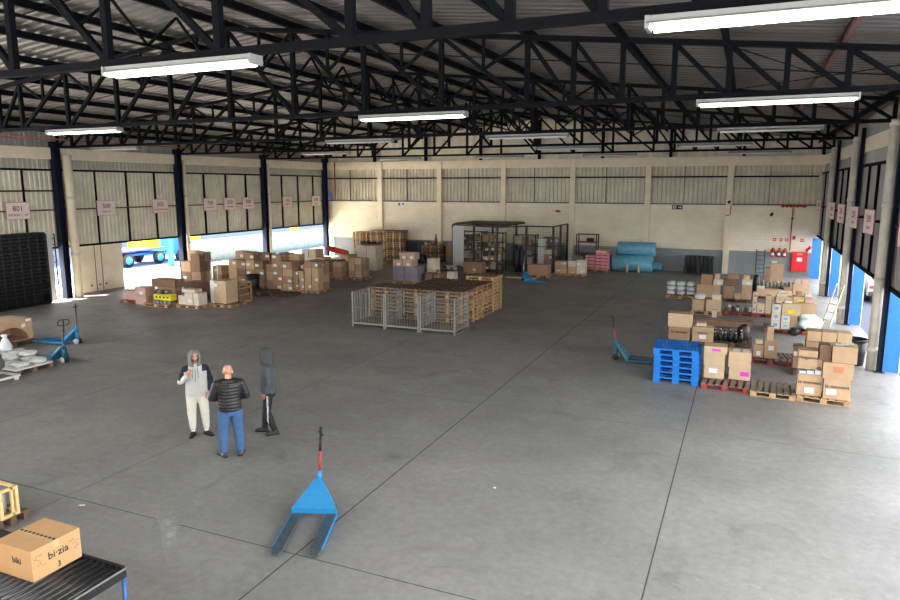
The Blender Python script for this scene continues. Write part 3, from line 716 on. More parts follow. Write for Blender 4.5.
# middle red pallet
pallet('red', .9, 21.25, 0, math.radians(-4), 'red edged pallet in the middle of cluster with loose slats', 'middle pallets', 1.1, 1.1)
G4 = 'cartons on the middle red pallet'
carton('short carton with label, left end of middle red pallet', .42, .69, 20.9, .14, .37, .36, PLAIN, tagm=M_label, tagp=(.5, .3), group=G4)
carton('taller carton beside the short one on middle red pallet', .70, 1.04, 20.85, .14, .50, .42, PLAIN, tagm=M_label, tagp=(.5, .6), group=G4)
carton('slim upright carton standing on the taller middle carton', .74, .92, 20.9, .64, .4, .2, LIGHT, group=G4)
for i in range(4):
    o = MB().bar((0, 0, .02), (.12, -.62, .02), .06, .02).build('loose_slat', M_wood3, loc=(1.12 + .11 * i, 21.62, .14))
    tag(o, 'loose grey slat lying on middle red pallet, %s from left' % ORD[i], 'board', 'loose slats')
# cartons behind blue pallets
G5 = 'cartons behind the blue pallets'
pallet('mid', -1.42, 22.7, 0, 0, 'brown pallet mostly hidden behind the blue pallets', 'middle pallets', 1.36, 1.0)
carton('lower printed carton behind the blue pallets', -2.05, -1.4, 22.25, .14, .44, .5, BROWN, words_='le moment', group=G5)
carton('upper carton with pale tape behind the blue pallets', -2.08, -1.36, 22.22, .58, .42, .54, LIGHT, group=G5)
carton('single printed carton right of the tall pair behind blue pallets', -1.33, -.72, 22.3, .14, .47, .5, PLAIN, words_='tubinho', tagm=M_label, tagp=(.5, .35), group=G5)
# black clutter pallet
pallet('dark', -.15, 23.15, 0, 0, 'dark pallet carrying black bottles and bags', 'middle pallets', 1.1, 1.1)
GB = 'black jugs on the dark pallet'
random.seed(11)
for i in range(6):
    for j in range(2):
        x = -.68 + .15 * i; y = 22.75 + .25 * j; h = .26 + .05 * ((i * 3 + j) % 3)
        t = thing('plastic_jug', 'black plastic jug with silver cap, %s from left in %s row' % (ORD[i], 'front' if j == 0 else 'back'), 'jug', (x, y, .14), 0, GB)
        MB().rings([(0, 0, 0, .06, .06), (0, 0, h * .7, .065, .065), (0, 0, h * .85, .035, .035), (0, 0, h, .022, .022)], 10).build('body', M_blackpl, t)
        MB().tube([(0, 0, h), (0, 0, h + .03)], .028, 8).build('cap', M_galv if (i + j) % 2 else M_white, t)
o = MB().rings([(0, 0, 0, .16, .13), (0, 0, .2, .2, .16), (.02, 0, .4, .17, .13), (.05, 0, .5, .05, .05)], 14).build('rubbish_bag', mat('brown_black_bag', (58, 48, 42), .4, bump=.9, scale=8, noise=.3), loc=(.12, 23.22, .14))
tag(o, 'dark brown sack at the back of the jug pallet', 'bag')
for i in range(3):
    o = MB().blob(.10, .09, .14).build('clear_bag', M_wrap, loc=(-.55 + .26 * i, 23.5, .141)); tag(o, 'crumpled clear bag behind the black jugs, %s from left' % ORD[i], 'bag', 'crumpled clear bags')
# long flat brown board box
o = carton('very long flat carton lying across behind the jugs', -1.62, .42, 25.7, .02, .22, .55, DARK, group=None, name='long_flat_box')
carton('small white upright carton behind the long flat one', -.98, -.8, 27.2, .002, .34, .2, PALE, tape=False)

# white / blue product stacks
pallet('red', 1.45, 25.95, 0, 0, 'red edged pallet under white product cartons', 'rear pallets', 1.3, 1.1)
pallet('red', 2.3, 25.1, 0, math.radians(4), 'red edged pallet corner under the white sack', 'rear pallets', .0001 + .8, 1.0) if False else None
G6 = 'white product cartons'
for k in range(3): carton('white product carton with blue print, %s of the slim tower' % ('bottom', 'middle', 'top')[k], 1.0, 1.27, 25.42, .14 + .285 * k, .28, .32, PALE, tape=False, tagm=mat('print_blue', (110, 160, 210), .5), tagp=(.5, .5), group=G6)
for k in range(2): carton('light blue printed carton %s the yellow banded box' % ('two below' if k == 0 else 'directly below'), 1.3, 1.58, 25.45, .14 + .24 * k, .235, .32, PALE, tape=False, tagm=mat('print_cyan', (90, 190, 220), .5), tagp=(.5, .5), group=G6)
carton('large yellow banded carton above the blue printed ones', 1.3, 1.86, 25.45, .62, .4, .42, LIGHT, tagm=M_yellow, tagp=(.5, .35), group=G6)
carton('plain carton below the right end of yellow banded one', 1.6, 1.8, 25.58, .14, .47, .26, PLAIN, group=G6)
carton('plain carton standing behind the big white sack', 1.88, 2.4, 26.15, .14, .82, .4, PLAIN, group=G6)
random.seed(5)
o = MB(); o.blob(.36, .25, .5, .22, n=28)
tag(o.build('white_sack', mat('white_sack_cloth', (214, 226, 220), .6, noise=.06, scale=3, bump=.5), loc=(2.16, 25.62, .14)), 'big white knotted sack on the right pallets', 'sack')
tag(MB().blob(.13, .12, 0.26).build('black_sack', M_blackpl, loc=(1.72, 25.22, .002)), 'small black sack before the white sack', 'sack')
pallet('wood', 2.2, 25.7, 0, 0, 'pallet under the big white sack', 'rear pallets', .7, .9) if False else None
pallet('red', 2.38, 25.9, 0, 0, 'red edged pallet under the big white sack', 'rear pallets', .5, 1.0)
# second rear row, Y 28
pallet('red', .0, 28.9, 0, 0, 'red edged pallet topped with film rolls', 'rear pallets', 1.1, 1.1)
random.seed(9)
for i in range(6):
    for j in range(2):
        o = MB().tube([(0, 0, 0), (0, 0, .13 + .05 * ((i + j) % 2))], .055, 12).build('film_roll', [M_galv, M_dgrey, M_white][(i + 2 * j) % 3], loc=(-.4 + .15 * i, 28.55 + .28 * j, .141))
        tag(o, 'short film roll on red pallet, %s from left, %s row' % (ORD[i], 'front' if j == 0 else 'back'), 'roll', 'film rolls')
pallet('red', 1.0, 28.9, 0, 0, 'red edged pallet carrying the pink and yellow boxes', 'rear pallets', .85, 1.1)
G7 = 'boxes on the rear red pallet'
M_pinkbox = mat('pink_print', (226, 96, 120), .5)
for k in range(3): carton('pink and white printed box, %s of slim tower' % ('bottom', 'middle', 'top')[k], .42, .57, 28.4, .14 + .27 * k, .265, .26, PALE, tape=False, tagm=M_pinkbox, tagp=(.5, .5), group=G7)
for k in range(2): carton('yellow and magenta printed box, %s of two' % ('lower', 'upper')[k], .59, .85, 28.4, .14 + .2 * k, .195, .3, PALE, tape=False, tagm=M_yellow if k else M_magenta, tagp=(.5, .5), group=G7)
carton('tall plain carton right of the yellow boxes', .87, 1.07, 28.4, .14, .7, .3, LIGHT, tape=False, group=G7)
carton('flat taped carton on upper level behind white towers', 1.22, 1.76, 28.5, .14, .66, .5, LIGHT, group=G7)
carton('flat yellow striped carton farther right on the rear row', 1.82, 2.46, 28.5, .62, .22, .45, LIGHT, tagm=M_yellow, tagp=(.4, .4), group=G7)
carton('pinkish carton below the flat yellow striped one', 1.84, 2.5, 28.48, .14, .47, .5, PINK, group=G7)
carton('pale carton on top of the tall plain one', 1.24, 1.6, 28.55, .80, .12, .4, PALE, group=G7)
pallet('wood', 2.1, 28.9, 0, 0, 'wooden pallet under the pinkish carton', 'rear pallets', .85, 1.0)
pallet('wood', -1.22, 28.6, 0, 0, 'wooden pallet at the left of the rear row with two cartons', 'rear pallets', 1.15, 1.1)
G8 = 'cartons at the left of the rear row'
carton('carton with shadow gaps, left of pair in rear row', -1.75, -1.31, 28.05, .14, .43, .5, PLAIN, group=G8)
carton('carton, right of pair in rear row', -1.23, -.69, 28.05, .14, .46, .5, LIGHT, group=G8)
carton('small carton on the right of pair in rear row', -1.04, -.71, 28.1, .60, .2, .3, PALE, group=G8)
tag(MB().blob(.2, .17, 0.22).build('white_bag', M_bag, loc=(-1.5, 28.3, .575)), 'crumpled white bag on the left rear carton', 'bag')
# Y 31.6 row
pallet('wood', -2.5, 32.1, 0, 0, 'wooden pallet under the grey white shrink wrapped load', 'far row pallets', 1.25, 1.0)
pallet('wood', -1.3, 32.1, 0, 0, 'wooden pallet under the long low carton in the far row', 'far row pallets', 1.1, 1.0)
pallet('dark', -.15, 32.1, 0, 0, 'dark pallet under brown cartons in the far row', 'far row pallets', 1.15, 1.0)
random.seed(3)
for i in range(3):
    for k in range(3):
        o = MB(); o.blob(.185, .32, .2, .10)
        tag(o.build('wrapped_sack', M_wrap, loc=(-2.93 + .42 * i, 32.05, .141 + .207 * k)), 'grey white wrapped sack, %s column, %s layer of the wrapped load' % (('left', 'middle', 'right')[i], ('bottom', 'middle', 'top')[k]), 'sack', 'wrapped sacks')
G9 = 'far row cartons'
carton('long low carton at base, far row left', -1.82, -.86, 31.65, .14, .55, .6, PLAIN, group=G9)
carton('square carton on the long low carton', -1.66, -1.21, 31.7, .69, .44, .45, BROWN, group=G9)
carton('carton with white label on the long low carton', -1.16, -.76, 31.75, .69, .25, .4, PALE, tagm=M_label, group=G9)
carton('small carton capping the white labelled one', -1.12, -.9, 31.8, .94, .24, .25, LIGHT, group=G9)
carton('big brown carton on dark pallet, far row', -.72, -.3, 31.65, .14, .56, .5, BROWN, group=G9)
carton('little carton in the gap of dark pallet load', -.28, -.01, 31.62, .14, .27, .3, PLAIN, group=G9)
carton('dark carton on top of the big brown one', -.62, -.16, 31.75, .71, .26, .4, DARK, group=G9)
carton('thin carton lying over the dark one', -.58, -.14, 31.8, .98, .2, .35, BROWN, group=G9)
carton('tall orange brown carton at right end of dark pallet', .01, .40, 31.68, .14, .62, .45, PLAIN, group=G9)
carton('white labelled carton on the tall orange brown one', .0, .41, 31.7, .76, .22, .4, PALE, tagm=M_label, group=G9)
carton('yellow topped small carton at highest point there', .04, .3, 31.75, .98, .2, .3, LIGHT, tagm=M_yellow, group=G9)
# Y 33
pallet('wood', 1.25, 33.5, 0, 0, 'wooden pallet under the very long beige carton', 'far row pallets', 1.4, 1.0)
pallet('wood', 2.4, 33.5, 0, 0, 'wooden pallet at the right end of far rows', 'far row pallets', .8, 1.0)
G10 = 'rearmost cartons of the right cluster'
carton('very long beige carton lying in front of metal cans', .6, 2.03, 33.05, .14, .30, .34, LIGHT, group=G10)
carton('square open topped carton at the right end of far rows', 2.05, 2.68, 33.05, .14, .62, .55, PLAIN, group=G10)
carton('pinkish small carton on the square carton, left', 2.1, 2.34, 33.1, .76, .2, .25, PINK, group=G10)
carton('pinkish small carton on the square carton, right', 2.4, 2.64, 33.15, .76, .16, .25, PINK, group=G10)
carton('low carton under the row of metal cans', .8, 2.0, 33.44, .14, .32, .45, BROWN, group=G10)
for i in range(8):
    t = thing('metal_can', 'grey metal can in the row behind the beige carton, %s from left' % ORD[i], 'can', (.87 + .15 * i, 33.6, .465), 0, 'metal cans')
    MB().tube([(0, 0, 0), (0, 0, .25)], .06, 12).build('body', M_galv, t); MB().tube([(0, 0, .25), (0, 0, .28)], .035, 8).build('lid', M_blackpl if i % 2 else M_white, t)
o = MB().rings([(0, 0, 0, .14, .12), (0, 0, .3, .16, .14), (0, 0, .7, .13, .12), (0, 0, .85, .08, .06)], 12).build('black_sack', M_blackpl, loc=(.58, 33.8, .14)); tag(o, 'tall black sack left of the metal cans', 'sack')
pallet('wood', 1.45, 38.5, 0, 0, 'wooden pallet under rearmost cartons near ladder', 'far row pallets', 1.1, 1.0)
G11 = 'rearmost cartons near the ladder'
carton('slim upright carton, left of the rearmost group', 1.05, 1.26, 38.05, .14, .72, .4, BROWN, group=G11)
carton('base carton of the rearmost group', 1.28, 1.87, 38.05, .14, .49, .5, PLAIN, group=G11)
carton('top carton of the rearmost group', 1.28, 1.88, 38.05, .63, .46, .5, PLAIN, group=G11)

# small loose boxes over the cluster
GS = 'small loose boxes on the cluster'
for (x, y, z, w, h, d, c, lab) in ((-1.7, 28.12, .575, .0, .0, .0, 0, ''), (1.28, 28.6, .925, .22, .12, .2, PALE, 'small pale box on the pale carton behind white towers'), (1.9, 28.6, .845, .2, .16, .25, BROWN, 'small brown box on the flat yellow striped carton'),
        (2.2, 28.6, .845, .22, .12, .25, PALE, 'small pale box right on the flat yellow striped carton'), (1.36, 25.55, 1.025, .24, .1, .25, PALE, 'thin pale box on the large yellow banded carton'),
        (2.02, 26.25, .965, .28, .14, .25, PINK, 'small pinkish box above the big white sack'), (.45, 20.95, .515, .2, .1, .25, PALE, 'thin pale box on the short labelled carton'),
        (-1.24, 22.4, .615, .3, .1, .3, PALE, 'thin pale box on the single printed carton'), (.62, 33.1, .445, .3, .12, .2, PALE, 'thin pale box on the very long beige carton'),
        (1.7, 33.1, .445, .26, .14, .2, BROWN, 'small brown box right on the very long beige carton'), (1.3, 38.15, 1.095, .25, .12, .3, PALE, 'small pale box capping the rearmost carton group'),
        (-.14, 28.75, .005, .0, .0, .0, 0, '')):
    if w: carton(lab, x, x + w, y, z, h, d, c, rot=.06, tape=False, group=GS)

# plastic bin
def bin_(label, x, y, r, h):
    t = thing('plastic_bin', label, 'bin', (x, y, 0), 0)
    b = MB(); n = 24
    pr = [(0, 0, 0), (r * .78, 0, 0), (r, 0, h), (r * .95, 0, h), (r * .74, 0, .03), (0, 0, .03)]
    vs = []; fs = []
    for (rr, _, z) in pr:
        for k in range(n): a = 2 * math.pi * k / n; vs.append((rr * math.cos(a), rr * math.sin(a), z))
    for i in range(len(pr) - 1):
        for k in range(n): a = i * n + k; c = i * n + (k + 1) % n; fs.append((a, c, c + n, a + n))
    b.add(vs, fs, 0, True); b.build('body', M_blackpl, t)
    b = MB(); vs = []; fs = []
    for (rr, z) in ((r, h - .05), (r + .025, h - .05), (r + .025, h), (r * .96, h)):
        for k in range(n): a = 2 * math.pi * k / n; vs.append((rr * math.cos(a), rr * math.sin(a), z))
    for i in range(3):
        for k in range(n): a = i * n + k; c = i * n + (k + 1) % n; fs.append((a, c, c + n, a + n))
    b.add(vs, fs, 0, True); b.build('rim', M_blackpl, t)
bin_('round black bin standing by the right wall drainpipe', 3.03, 21.7, .30, .74)

# ---------------------------------------------------------------- left carton groups
random.seed(21)
GA = 'cartons on the front left pallets'
pallet('red', -24.1, 21.5, 0, 0, 'low red edged pallet farthest left under the pinkish cartons', 'front left pallets', 1.0, .9)
pallet('wood', -22.3, 21.3, 0, 0, 'wooden pallet under the silver rolls and yellow crate', 'front left pallets', 1.3, 1.0)
pallet('wood', -20.85, 21.52, 0, 0, 'wooden pallet under the three whitish cartons', 'front left pallets', 1.15, .9)
carton('pinkish carton at far left end of the left group', -24.48, -23.75, 21.15, .14, .38, .6, PINK, group=GA)
carton('pinkish carton behind left one, taller', -23.6, -23.0, 21.0, .005, .36, .55, PINK, group=GA)
carton('upper pinkish carton with pale lid above the taller one', -23.6, -23.02, 21.0, .37, .38, .55, PINK, tagm=M_label, group=GA)
carton('large reddish brown carton on top of silver rolls', -23.0, -21.7, 21.35, .75, .34, .55, mat and DARK, group=GA)
carton('brown carton supporting the large reddish one from behind', -22.8, -21.8, 21.45, .14, .60, .38, BROWN, group=GA)
for i in range(5):
    t = thing('film_canister', 'silver film canister standing on pallet, %s from left in front' % ORD[i], 'canister', (-22.43 + .2 * i, 20.93, .141), 0, 'silver canisters')
    MB().tube([(0, 0, 0), (0, 0, .13)], .085, 12).build('body', M_galv, t); MB().tube([(0, 0, .13), (0, 0, .15)], .05, 8).build('core', M_blackpl, t)
for i in range(4):
    o = MB().tube([(0, -.08, .08), (0, .12, .08)], .08, 12).build('silver_roll', M_galv if i % 2 else M_dgrey, loc=(-22.5 + .2 * i, 21.1, .53)); tag(o, 'silver roll lying over the yellow crate, %s from left' % ORD[i], 'roll', 'silver rolls')
t = thing('plastic_crate', 'bright yellow plastic crate on the front left pallet', 'crate', (-21.95, 21.02, .3))
MB().box(-.47, .47, -.15, .15, 0, .02).build('base', M_yellow, t); c = MB(); c.box(-.47, .47, -.16, -.14, .0, .23); c.box(-.47, .47, .14, .16, 0, .23); c.box(-.48, -.46, -.15, .15, 0, .23); c.box(.46, .48, -.15, .15, 0, .23); c.build('walls', M_yellow, t)
c = MB()
for i in range(4): c.box(-.3 + .2 * i - .05, -.3 + .2 * i + .05, -.165, -.161, .08, .16)
c.build('hand_slots', M_ink, t)
carton('low whitish carton left of the three', -21.36, -21.0, 21.15, .14, .36, .45, PALE, group=GA)
carton('tall whitish carton in the middle of three', -20.98, -20.55, 21.12, .14, .5, .5, PALE, tagm=M_label, group=GA)
carton('tall whitish carton at right of three', -20.53, -20.25, 21.12, .14, .5, .5, PALE, group=GA)
carton('flat whitish carton across the tall ones', -21.2, -20.5, 21.2, .645, .13, .42, PALE, group=GA)
pallet('aged', -19.7, 22.3, 0, 0, 'weathered pallet under the large upright carton', 'front left pallets', .95, 1.0)
carton('large upright carton with white labels, front left group', -20.15, -19.55, 21.95, .14, .95, .72, LIGHT, tagm=M_label, tagp=(.1, .8), group=GA)
t = thing('white_board', 'narrow white board standing left of the large upright carton', 'board', (-20.3, 22.0, 0)); MB().box(-.1, .1, -.02, .02, 0, 1.07).build('panel', M_white, t)
t = thing('hand_truck', 'tall white framed hand truck behind the large upright carton', 'hand truck', (-20.85, 22.75, 0))
for s in (-.18, .18): MB().tube([(s, 0, .12), (s, 0, 1.7), (s * .8, .06, 1.85)], .02, 8).build('side_rail', M_white, t)
for z in (.4, .9, 1.4): MB().bar((-.18, 0, z), (.18, 0, z), .03).build('cross_bar', M_white, t)
MB().box(-.2, .2, -.22, .0, .02, .04).build('toe_plate', M_galv, t)
for s in (-.22, .22): MB().tube([(s - .02, .05, .12), (s + .02, .05, .12)], .11, 12).build('wheel', M_black, t)
# small crate of slats
t = thing('slatted_crate', 'slatted wooden crate beside the large upright carton', 'crate', (-20.0, 23.3, 0))
MB().box(-.32, .32, -.4, .4, .05, .08).build('base', M_wood, t)
for z in (.0, .3, .6, .8):
    s_ = MB(); s_.box(-.34, .34, -.42, -.4, z, z + .07); s_.box(-.34, .34, .4, .42, z, z + .07); s_.box(.32, .34, -.4, .4, z, z + .07); s_.box(-.34, -.32, -.4, .4, z, z + .07); s_.build('slat_ring', M_wood, t)
for sx in (-1, 1):
    for sy in (-1, 1): MB().box(sx * .31 - .03, sx * .31 + .03, sy * .39 - .03, sy * .39 + .03, 0, .87).build('corner_post', M_wood, t)
carton('dark brown carton inside the slatted crate', -20.25, -19.75, 23.0, .085, .55, .6, DARK, tape=False)
pallet('dark', -22.6, 24.0, 0, 0, 'dark pallet under the two dark brown boxes', 'front left pallets', 1.7, 1.1)
carton('long dark reddish box behind the whitish cartons, left', -23.4, -22.45, 23.55, .14, .5, .7, DARK, group=GA)
carton('long dark reddish box behind the whitish cartons, right', -22.4, -21.8, 23.5, .14, .54, .8, DARK, group=GA)
carton('low mid brown box nearest the door behind the canisters', -24.35, -23.5, 23.7, .005, .4, .7, BROWN, group=GA) if False else None

pallet('wood', -25.82, 27.0, 0, 0, 'wooden pallet under the leftmost carton tower', 'left pile pallets', 1.25, 1.1)
pile('tower left of doorway column', -26.45, -25.2, 26.5, 27.4, .14, 1.66, 2, 2, 3, (PLAIN, BROWN, DARK), .35, 'leftmost carton tower')
carton('carton between the leftmost tower and the big pile, lower', -24.95, -24.35, 27.1, .005, .5, .6, BROWN)
carton('carton between the leftmost tower and the big pile, upper', -24.95, -24.35, 27.1, .51, .45, .6, PLAIN)
for i, (x, w, kk) in enumerate(((-23.0, 1.2, 'left'), (-21.85, 1.0, 'right'))):
    pallet('wood', x, 27.2, 0, 0, 'wooden pallet under the %s half of big pile' % kk, 'left pile pallets', w, 1.2)
pile('big pile left of black bin', -23.5, -21.35, 26.6, 27.7, .14, 1.76, 4, 2, 4, (BROWN, BROWN, DARK, PLAIN), .75, 'cartons of the big left pile')
pile('low pile behind black bin', -21.3, -20.72, 26.75, 27.6, .01, 1.28, 1, 2, 3, (BROWN, PLAIN), .6, 'cartons of the low pile')
pile('tall pile right of black bin', -20.68, -19.5, 26.4, 27.5, .01, 1.80, 2, 2, 5, (BROWN, BROWN, PLAIN), .85, 'cartons of the tall pile')
pile('stepped pile with green base', -19.46, -18.85, 26.4, 27.5, .12, 1.34, 2, 2, 4, (BROWN, PLAIN), .95, 'cartons of the stepped pile')
pallet('wood', -19.15, 26.95, -.02, 0, 'wooden pallet under the stepped pile', 'left pile pallets', .62, 1.2)
pile('right end pile of left group', -18.82, -18.05, 26.4, 27.4, .15, 1.52, 2, 2, 4, (BROWN, PLAIN), .6, 'cartons of the right end pile')
pallet('wood', -18.43, 27.0, 0, 0, 'wooden pallet under the right end pile', 'left pile pallets', .8, 1.2)
bin_('black bin standing before the big carton pile at left', -21.55, 26.1, .33, .78)
pallet('dark', -20.5, 25.5, 0, .25, 'dark empty pallet on floor before the carton piles', 'left pile pallets', 1.2, 1.1)
pallet('dark', -19.2, 25.45, 0, .1, 'dark reddish empty pallet on floor before the stepped pile', 'left pile pallets', 1.1, .9)
# behind: A16
pallet('wood', -20.02, 31.5, 0, 0, 'wooden pallet under the neat carton column near mid aisle', 'mid aisle pallets', .75, 1.1)
pallet('wood', -19.0, 31.65, 0, 0, 'wooden pallet under the pale columns near mid aisle', 'mid aisle pallets', 1.0, 1.1)
pile('neat column pallet in mid aisle', -20.3, -19.75, 31.05, 31.95, .14, .96, 1, 2, 3, (LIGHT, PLAIN), .1, 'neat column cartons')
pile('pale columns pallet in mid aisle', -19.4, -18.6, 31.2, 32.1, .14, 1.2, 2, 2, 3, (LIGHT, PLAIN), .1, 'pale column cartons')
pile('dim stack left of neat column', -21.15, -20.35, 31.6, 32.5, .005, .95, 1, 1, 3, (BROWN, DARK), .1, 'dim stack cartons')
pile('sunlit whitish stack behind left piles', -23.4, -21.9, 32.6, 33.5, .005, 1.4, 3, 1, 3, (PALE, LIGHT), .1, 'sunlit stack cartons')
pile('bare stack below red wrapped bundle', -21.7, -20.6, 33.2, 34.2, .005, 1.1, 2, 1, 3, (PALE, LIGHT), .0, 'cartons below red bundle')
o = MB(); o.tube([(-.75, 0, .38), (-.4, 0, .32), (0, 0, .24), (.45, 0, .18), (.62, 0, .15)], [.15, .17, .16, .15, .1], 12)
tag(o.build('red_bundle', mat('red_wrap', (214, 58, 44), .5, bump=.5, scale=6), loc=(-21.5, 33.6, 1.02)), 'long red wrapped bundle lying on the whitish cartons', 'bundle')
pile('whitish stack right of red bundle', -21.5 + .25, -20.2 + .25, 35.2, 36.1, .005, 1.5, 2, 1, 4, (PALE,), .0, 'whitish stack cartons')
random.seed(4)
for i in range(4):
    o = MB().blob(.16, .14, 0.2).build('dark_bag', mat('maroon_bag', (92, 42, 44), .6) if i % 2 else M_dgrey, loc=(-21.05 + .36 * i, 35.6, 1.505)); tag(o, 'dark maroon bag heaped on whitish stack, %s from left' % ORD[i], 'bag', 'dark bags')
pallet_stack(['wood'], 1, -21.0, 37.3, 'place on floor before tall pallet towers', 'single pallets', 1.3, 1.0, .1)
tag(MB().blob(.5, .35, 0.2).build('yellow_sack', mat('sand_sack', (196, 176, 118), .8, noise=.1), loc=(-21.0, 37.3, .142)), 'sandy yellow sack on the pallet before tall pallet towers', 'sack')
pile('leaning tan cartons near pallet towers', -22.6, -21.4, 38.2, 38.8, .005, 1.2, 2, 1, 3, (LIGHT, PLAIN), .1, 'tan cartons near pallet towers')

# tall pallet towers at the back wall
random.seed(31)
for q, (x, kinds, n, ph) in enumerate(((-24.3, ['wood', 'wood', 'aged'], 13, 'left tower at the back wall'), (-22.95, ['mid', 'wood', 'wood', 'aged'], 14, 'middle tower at the back wall'), (-21.72, ['aged', 'mid', 'wood', 'wood'], 14, 'right tower at the back wall'))):
    pallet_stack(kinds, n, x, 41.2, ph, 'tall pallet towers', 1.15, 1.0)
for i, x in enumerate((-20.74, -19.96)):
    t = thing('black_cabinet', 'low black cabinet against the grey band, %s of two' % ('left', 'right')[i], 'cabinet', (x, 41.7, 0), 0, 'black cabinets')
    MB().box(-.38, .38, -.25, .25, 0.0, 1.3).build('body', M_blackpl, t); MB().box(-.37, .37, -.265, -.25, .06, 1.25).build('door', M_black, t); MB().box(.28, .31, -.285, -.265, .6, .75).build('handle', M_dgrey, t)
tag(MB().blob(.4, .3, 0.6).build('black_sack', M_blackpl, loc=(-19.3, 39.9, .002)), 'black sack slumped left of the brown pallet heap', 'sack')
pallet_stack(['dark', 'mid', 'mid', 'aged'], 8, -18.85, 41.0, 'heap with traffic cone by back wall', 'brown pallet heap', 1.3, 1.1)
t = thing('traffic_cone', 'brown cone standing on the brown pallet heap', 'cone', (-18.7, 41.0, 8 * PH + .005)); MB().rings([(0, 0, 0, .2, .2), (0, 0, .03, .2, .2)], 16, power=6).build('base', M_wooddk, t); MB().tube([(0, 0, .03), (0, 0, .72)], [.14, .04], 14).build('cone', mat('faded_cone', (132, 92, 70), .7), t)
for i in range(4):
    o = MB().blob(.12, .12, 0.2).build('paper_sack', CB[BROWN if i % 2 else LIGHT], loc=(-19.3 + .28 * i, 40.75, 8 * PH)) if i < 2 else MB().blob(.12, .12, 0.2).build('paper_sack', CB[LIGHT], loc=(-18.35 + .12 * (i - 2) * 2, 40.75 + .4 * (i - 2), 8 * PH)); tag(o, 'paper sack around the brown cone, %s from left' % ORD[i], 'sack', 'paper sacks')
tag(MB().box(-.35, .35, -.04, .04, 0, 1.25).build('tan_board', M_tan, loc=(-17.75, 41.3, 0)), 'upright tan board right of the brown pallet heap', 'board')

# wrapped stack in mid aisle (lilac grey base, cartons on top)
random.seed(41)
M_lilac = mat('lilac_wrap', (142, 134, 146), .35, noise=.15, scale=6, bump=.6)
pallet('wood', -15.95, 31.55, 0, 0, 'wooden pallet under the lilac wrapped block', 'mid aisle pallets', 1.3, 1.1)
for i in range(2):
    for k in range(2):
        o = MB().box(-.34, .34, -.45, .45, 0, .36).build('wrapped_block', M_lilac, loc=(-16.3 + .7 * i, 31.55, .141 + .362 * k)); tag(o, 'lilac grey wrapped block, %s %s of four' % (('bottom', 'top')[k], ('left', 'right')[i]), 'wrapped block', 'lilac wrapped blocks')
GW = 'shiny cartons on the lilac blocks'
for i in range(2): carton('shiny wrapped carton on the lilac blocks, %s' % ('left', 'right')[i], -16.66 + .56 * i, -16.12 + .56 * i, 31.15, .87, .35, .7, PINK, tagm=M_label, group=GW)
for i in range(2): carton('topmost shiny wrapped carton on lilac stack, %s' % ('left', 'right')[i], -16.3 + .44 * i, -15.88 + .44 * i, 31.2, 1.22, .36, .6, PINK, tagm=M_label, group=GW)
carton('pale wrapped upright carton right of lilac stack, lower', -15.25, -14.75, 32.3, .005, .6, .6, PALE)
carton('pale wrapped upright carton right of lilac stack, upper', -15.25, -14.78, 32.3, .61, .6, .6, PALE)
pallet('dark', -14.55, 31.95, 0, 0, 'dark pallet under low brown cartons in mid aisle', 'mid aisle pallets', 1.1, .9)
carton('low brown carton left of pair, mid aisle', -15.05, -14.6, 31.55, .14, .38, .6, DARK); carton('low brown carton right of pair, mid aisle', -14.55, -14.15, 31.6, .14, .34, .55, BROWN)
carton('pale carton at the right end of mid aisle group', -13.95, -13.55, 31.9, .005, .62, .5, PALE)
pallet('mid', -15.5, 36.5, 0, 0, 'brown pallet under grey bags before the wire cage', 'cage front pallets', 1.4, .9)
for i in range(8):
    o = MB().blob(.13, .16, .24).build('grey_bag', (M_darkwrap, M_wrap, M_bag)[i % 3], loc=(-16.02 + .35 * (i % 4), 36.27 + .44 * (i // 4), .141 + (.0 if i < 8 else .2))); tag(o, 'grey plastic bag on brown pallet, %s from left, %s row' % (ORD[i % 4], 'front' if i < 4 else 'back'), 'bag', 'grey bags before the cage')
carton('wide carton with white slip right of the grey bags', -14.75, -13.6, 36.1, .005, .68, .6, BROWN, tagm=M_label)

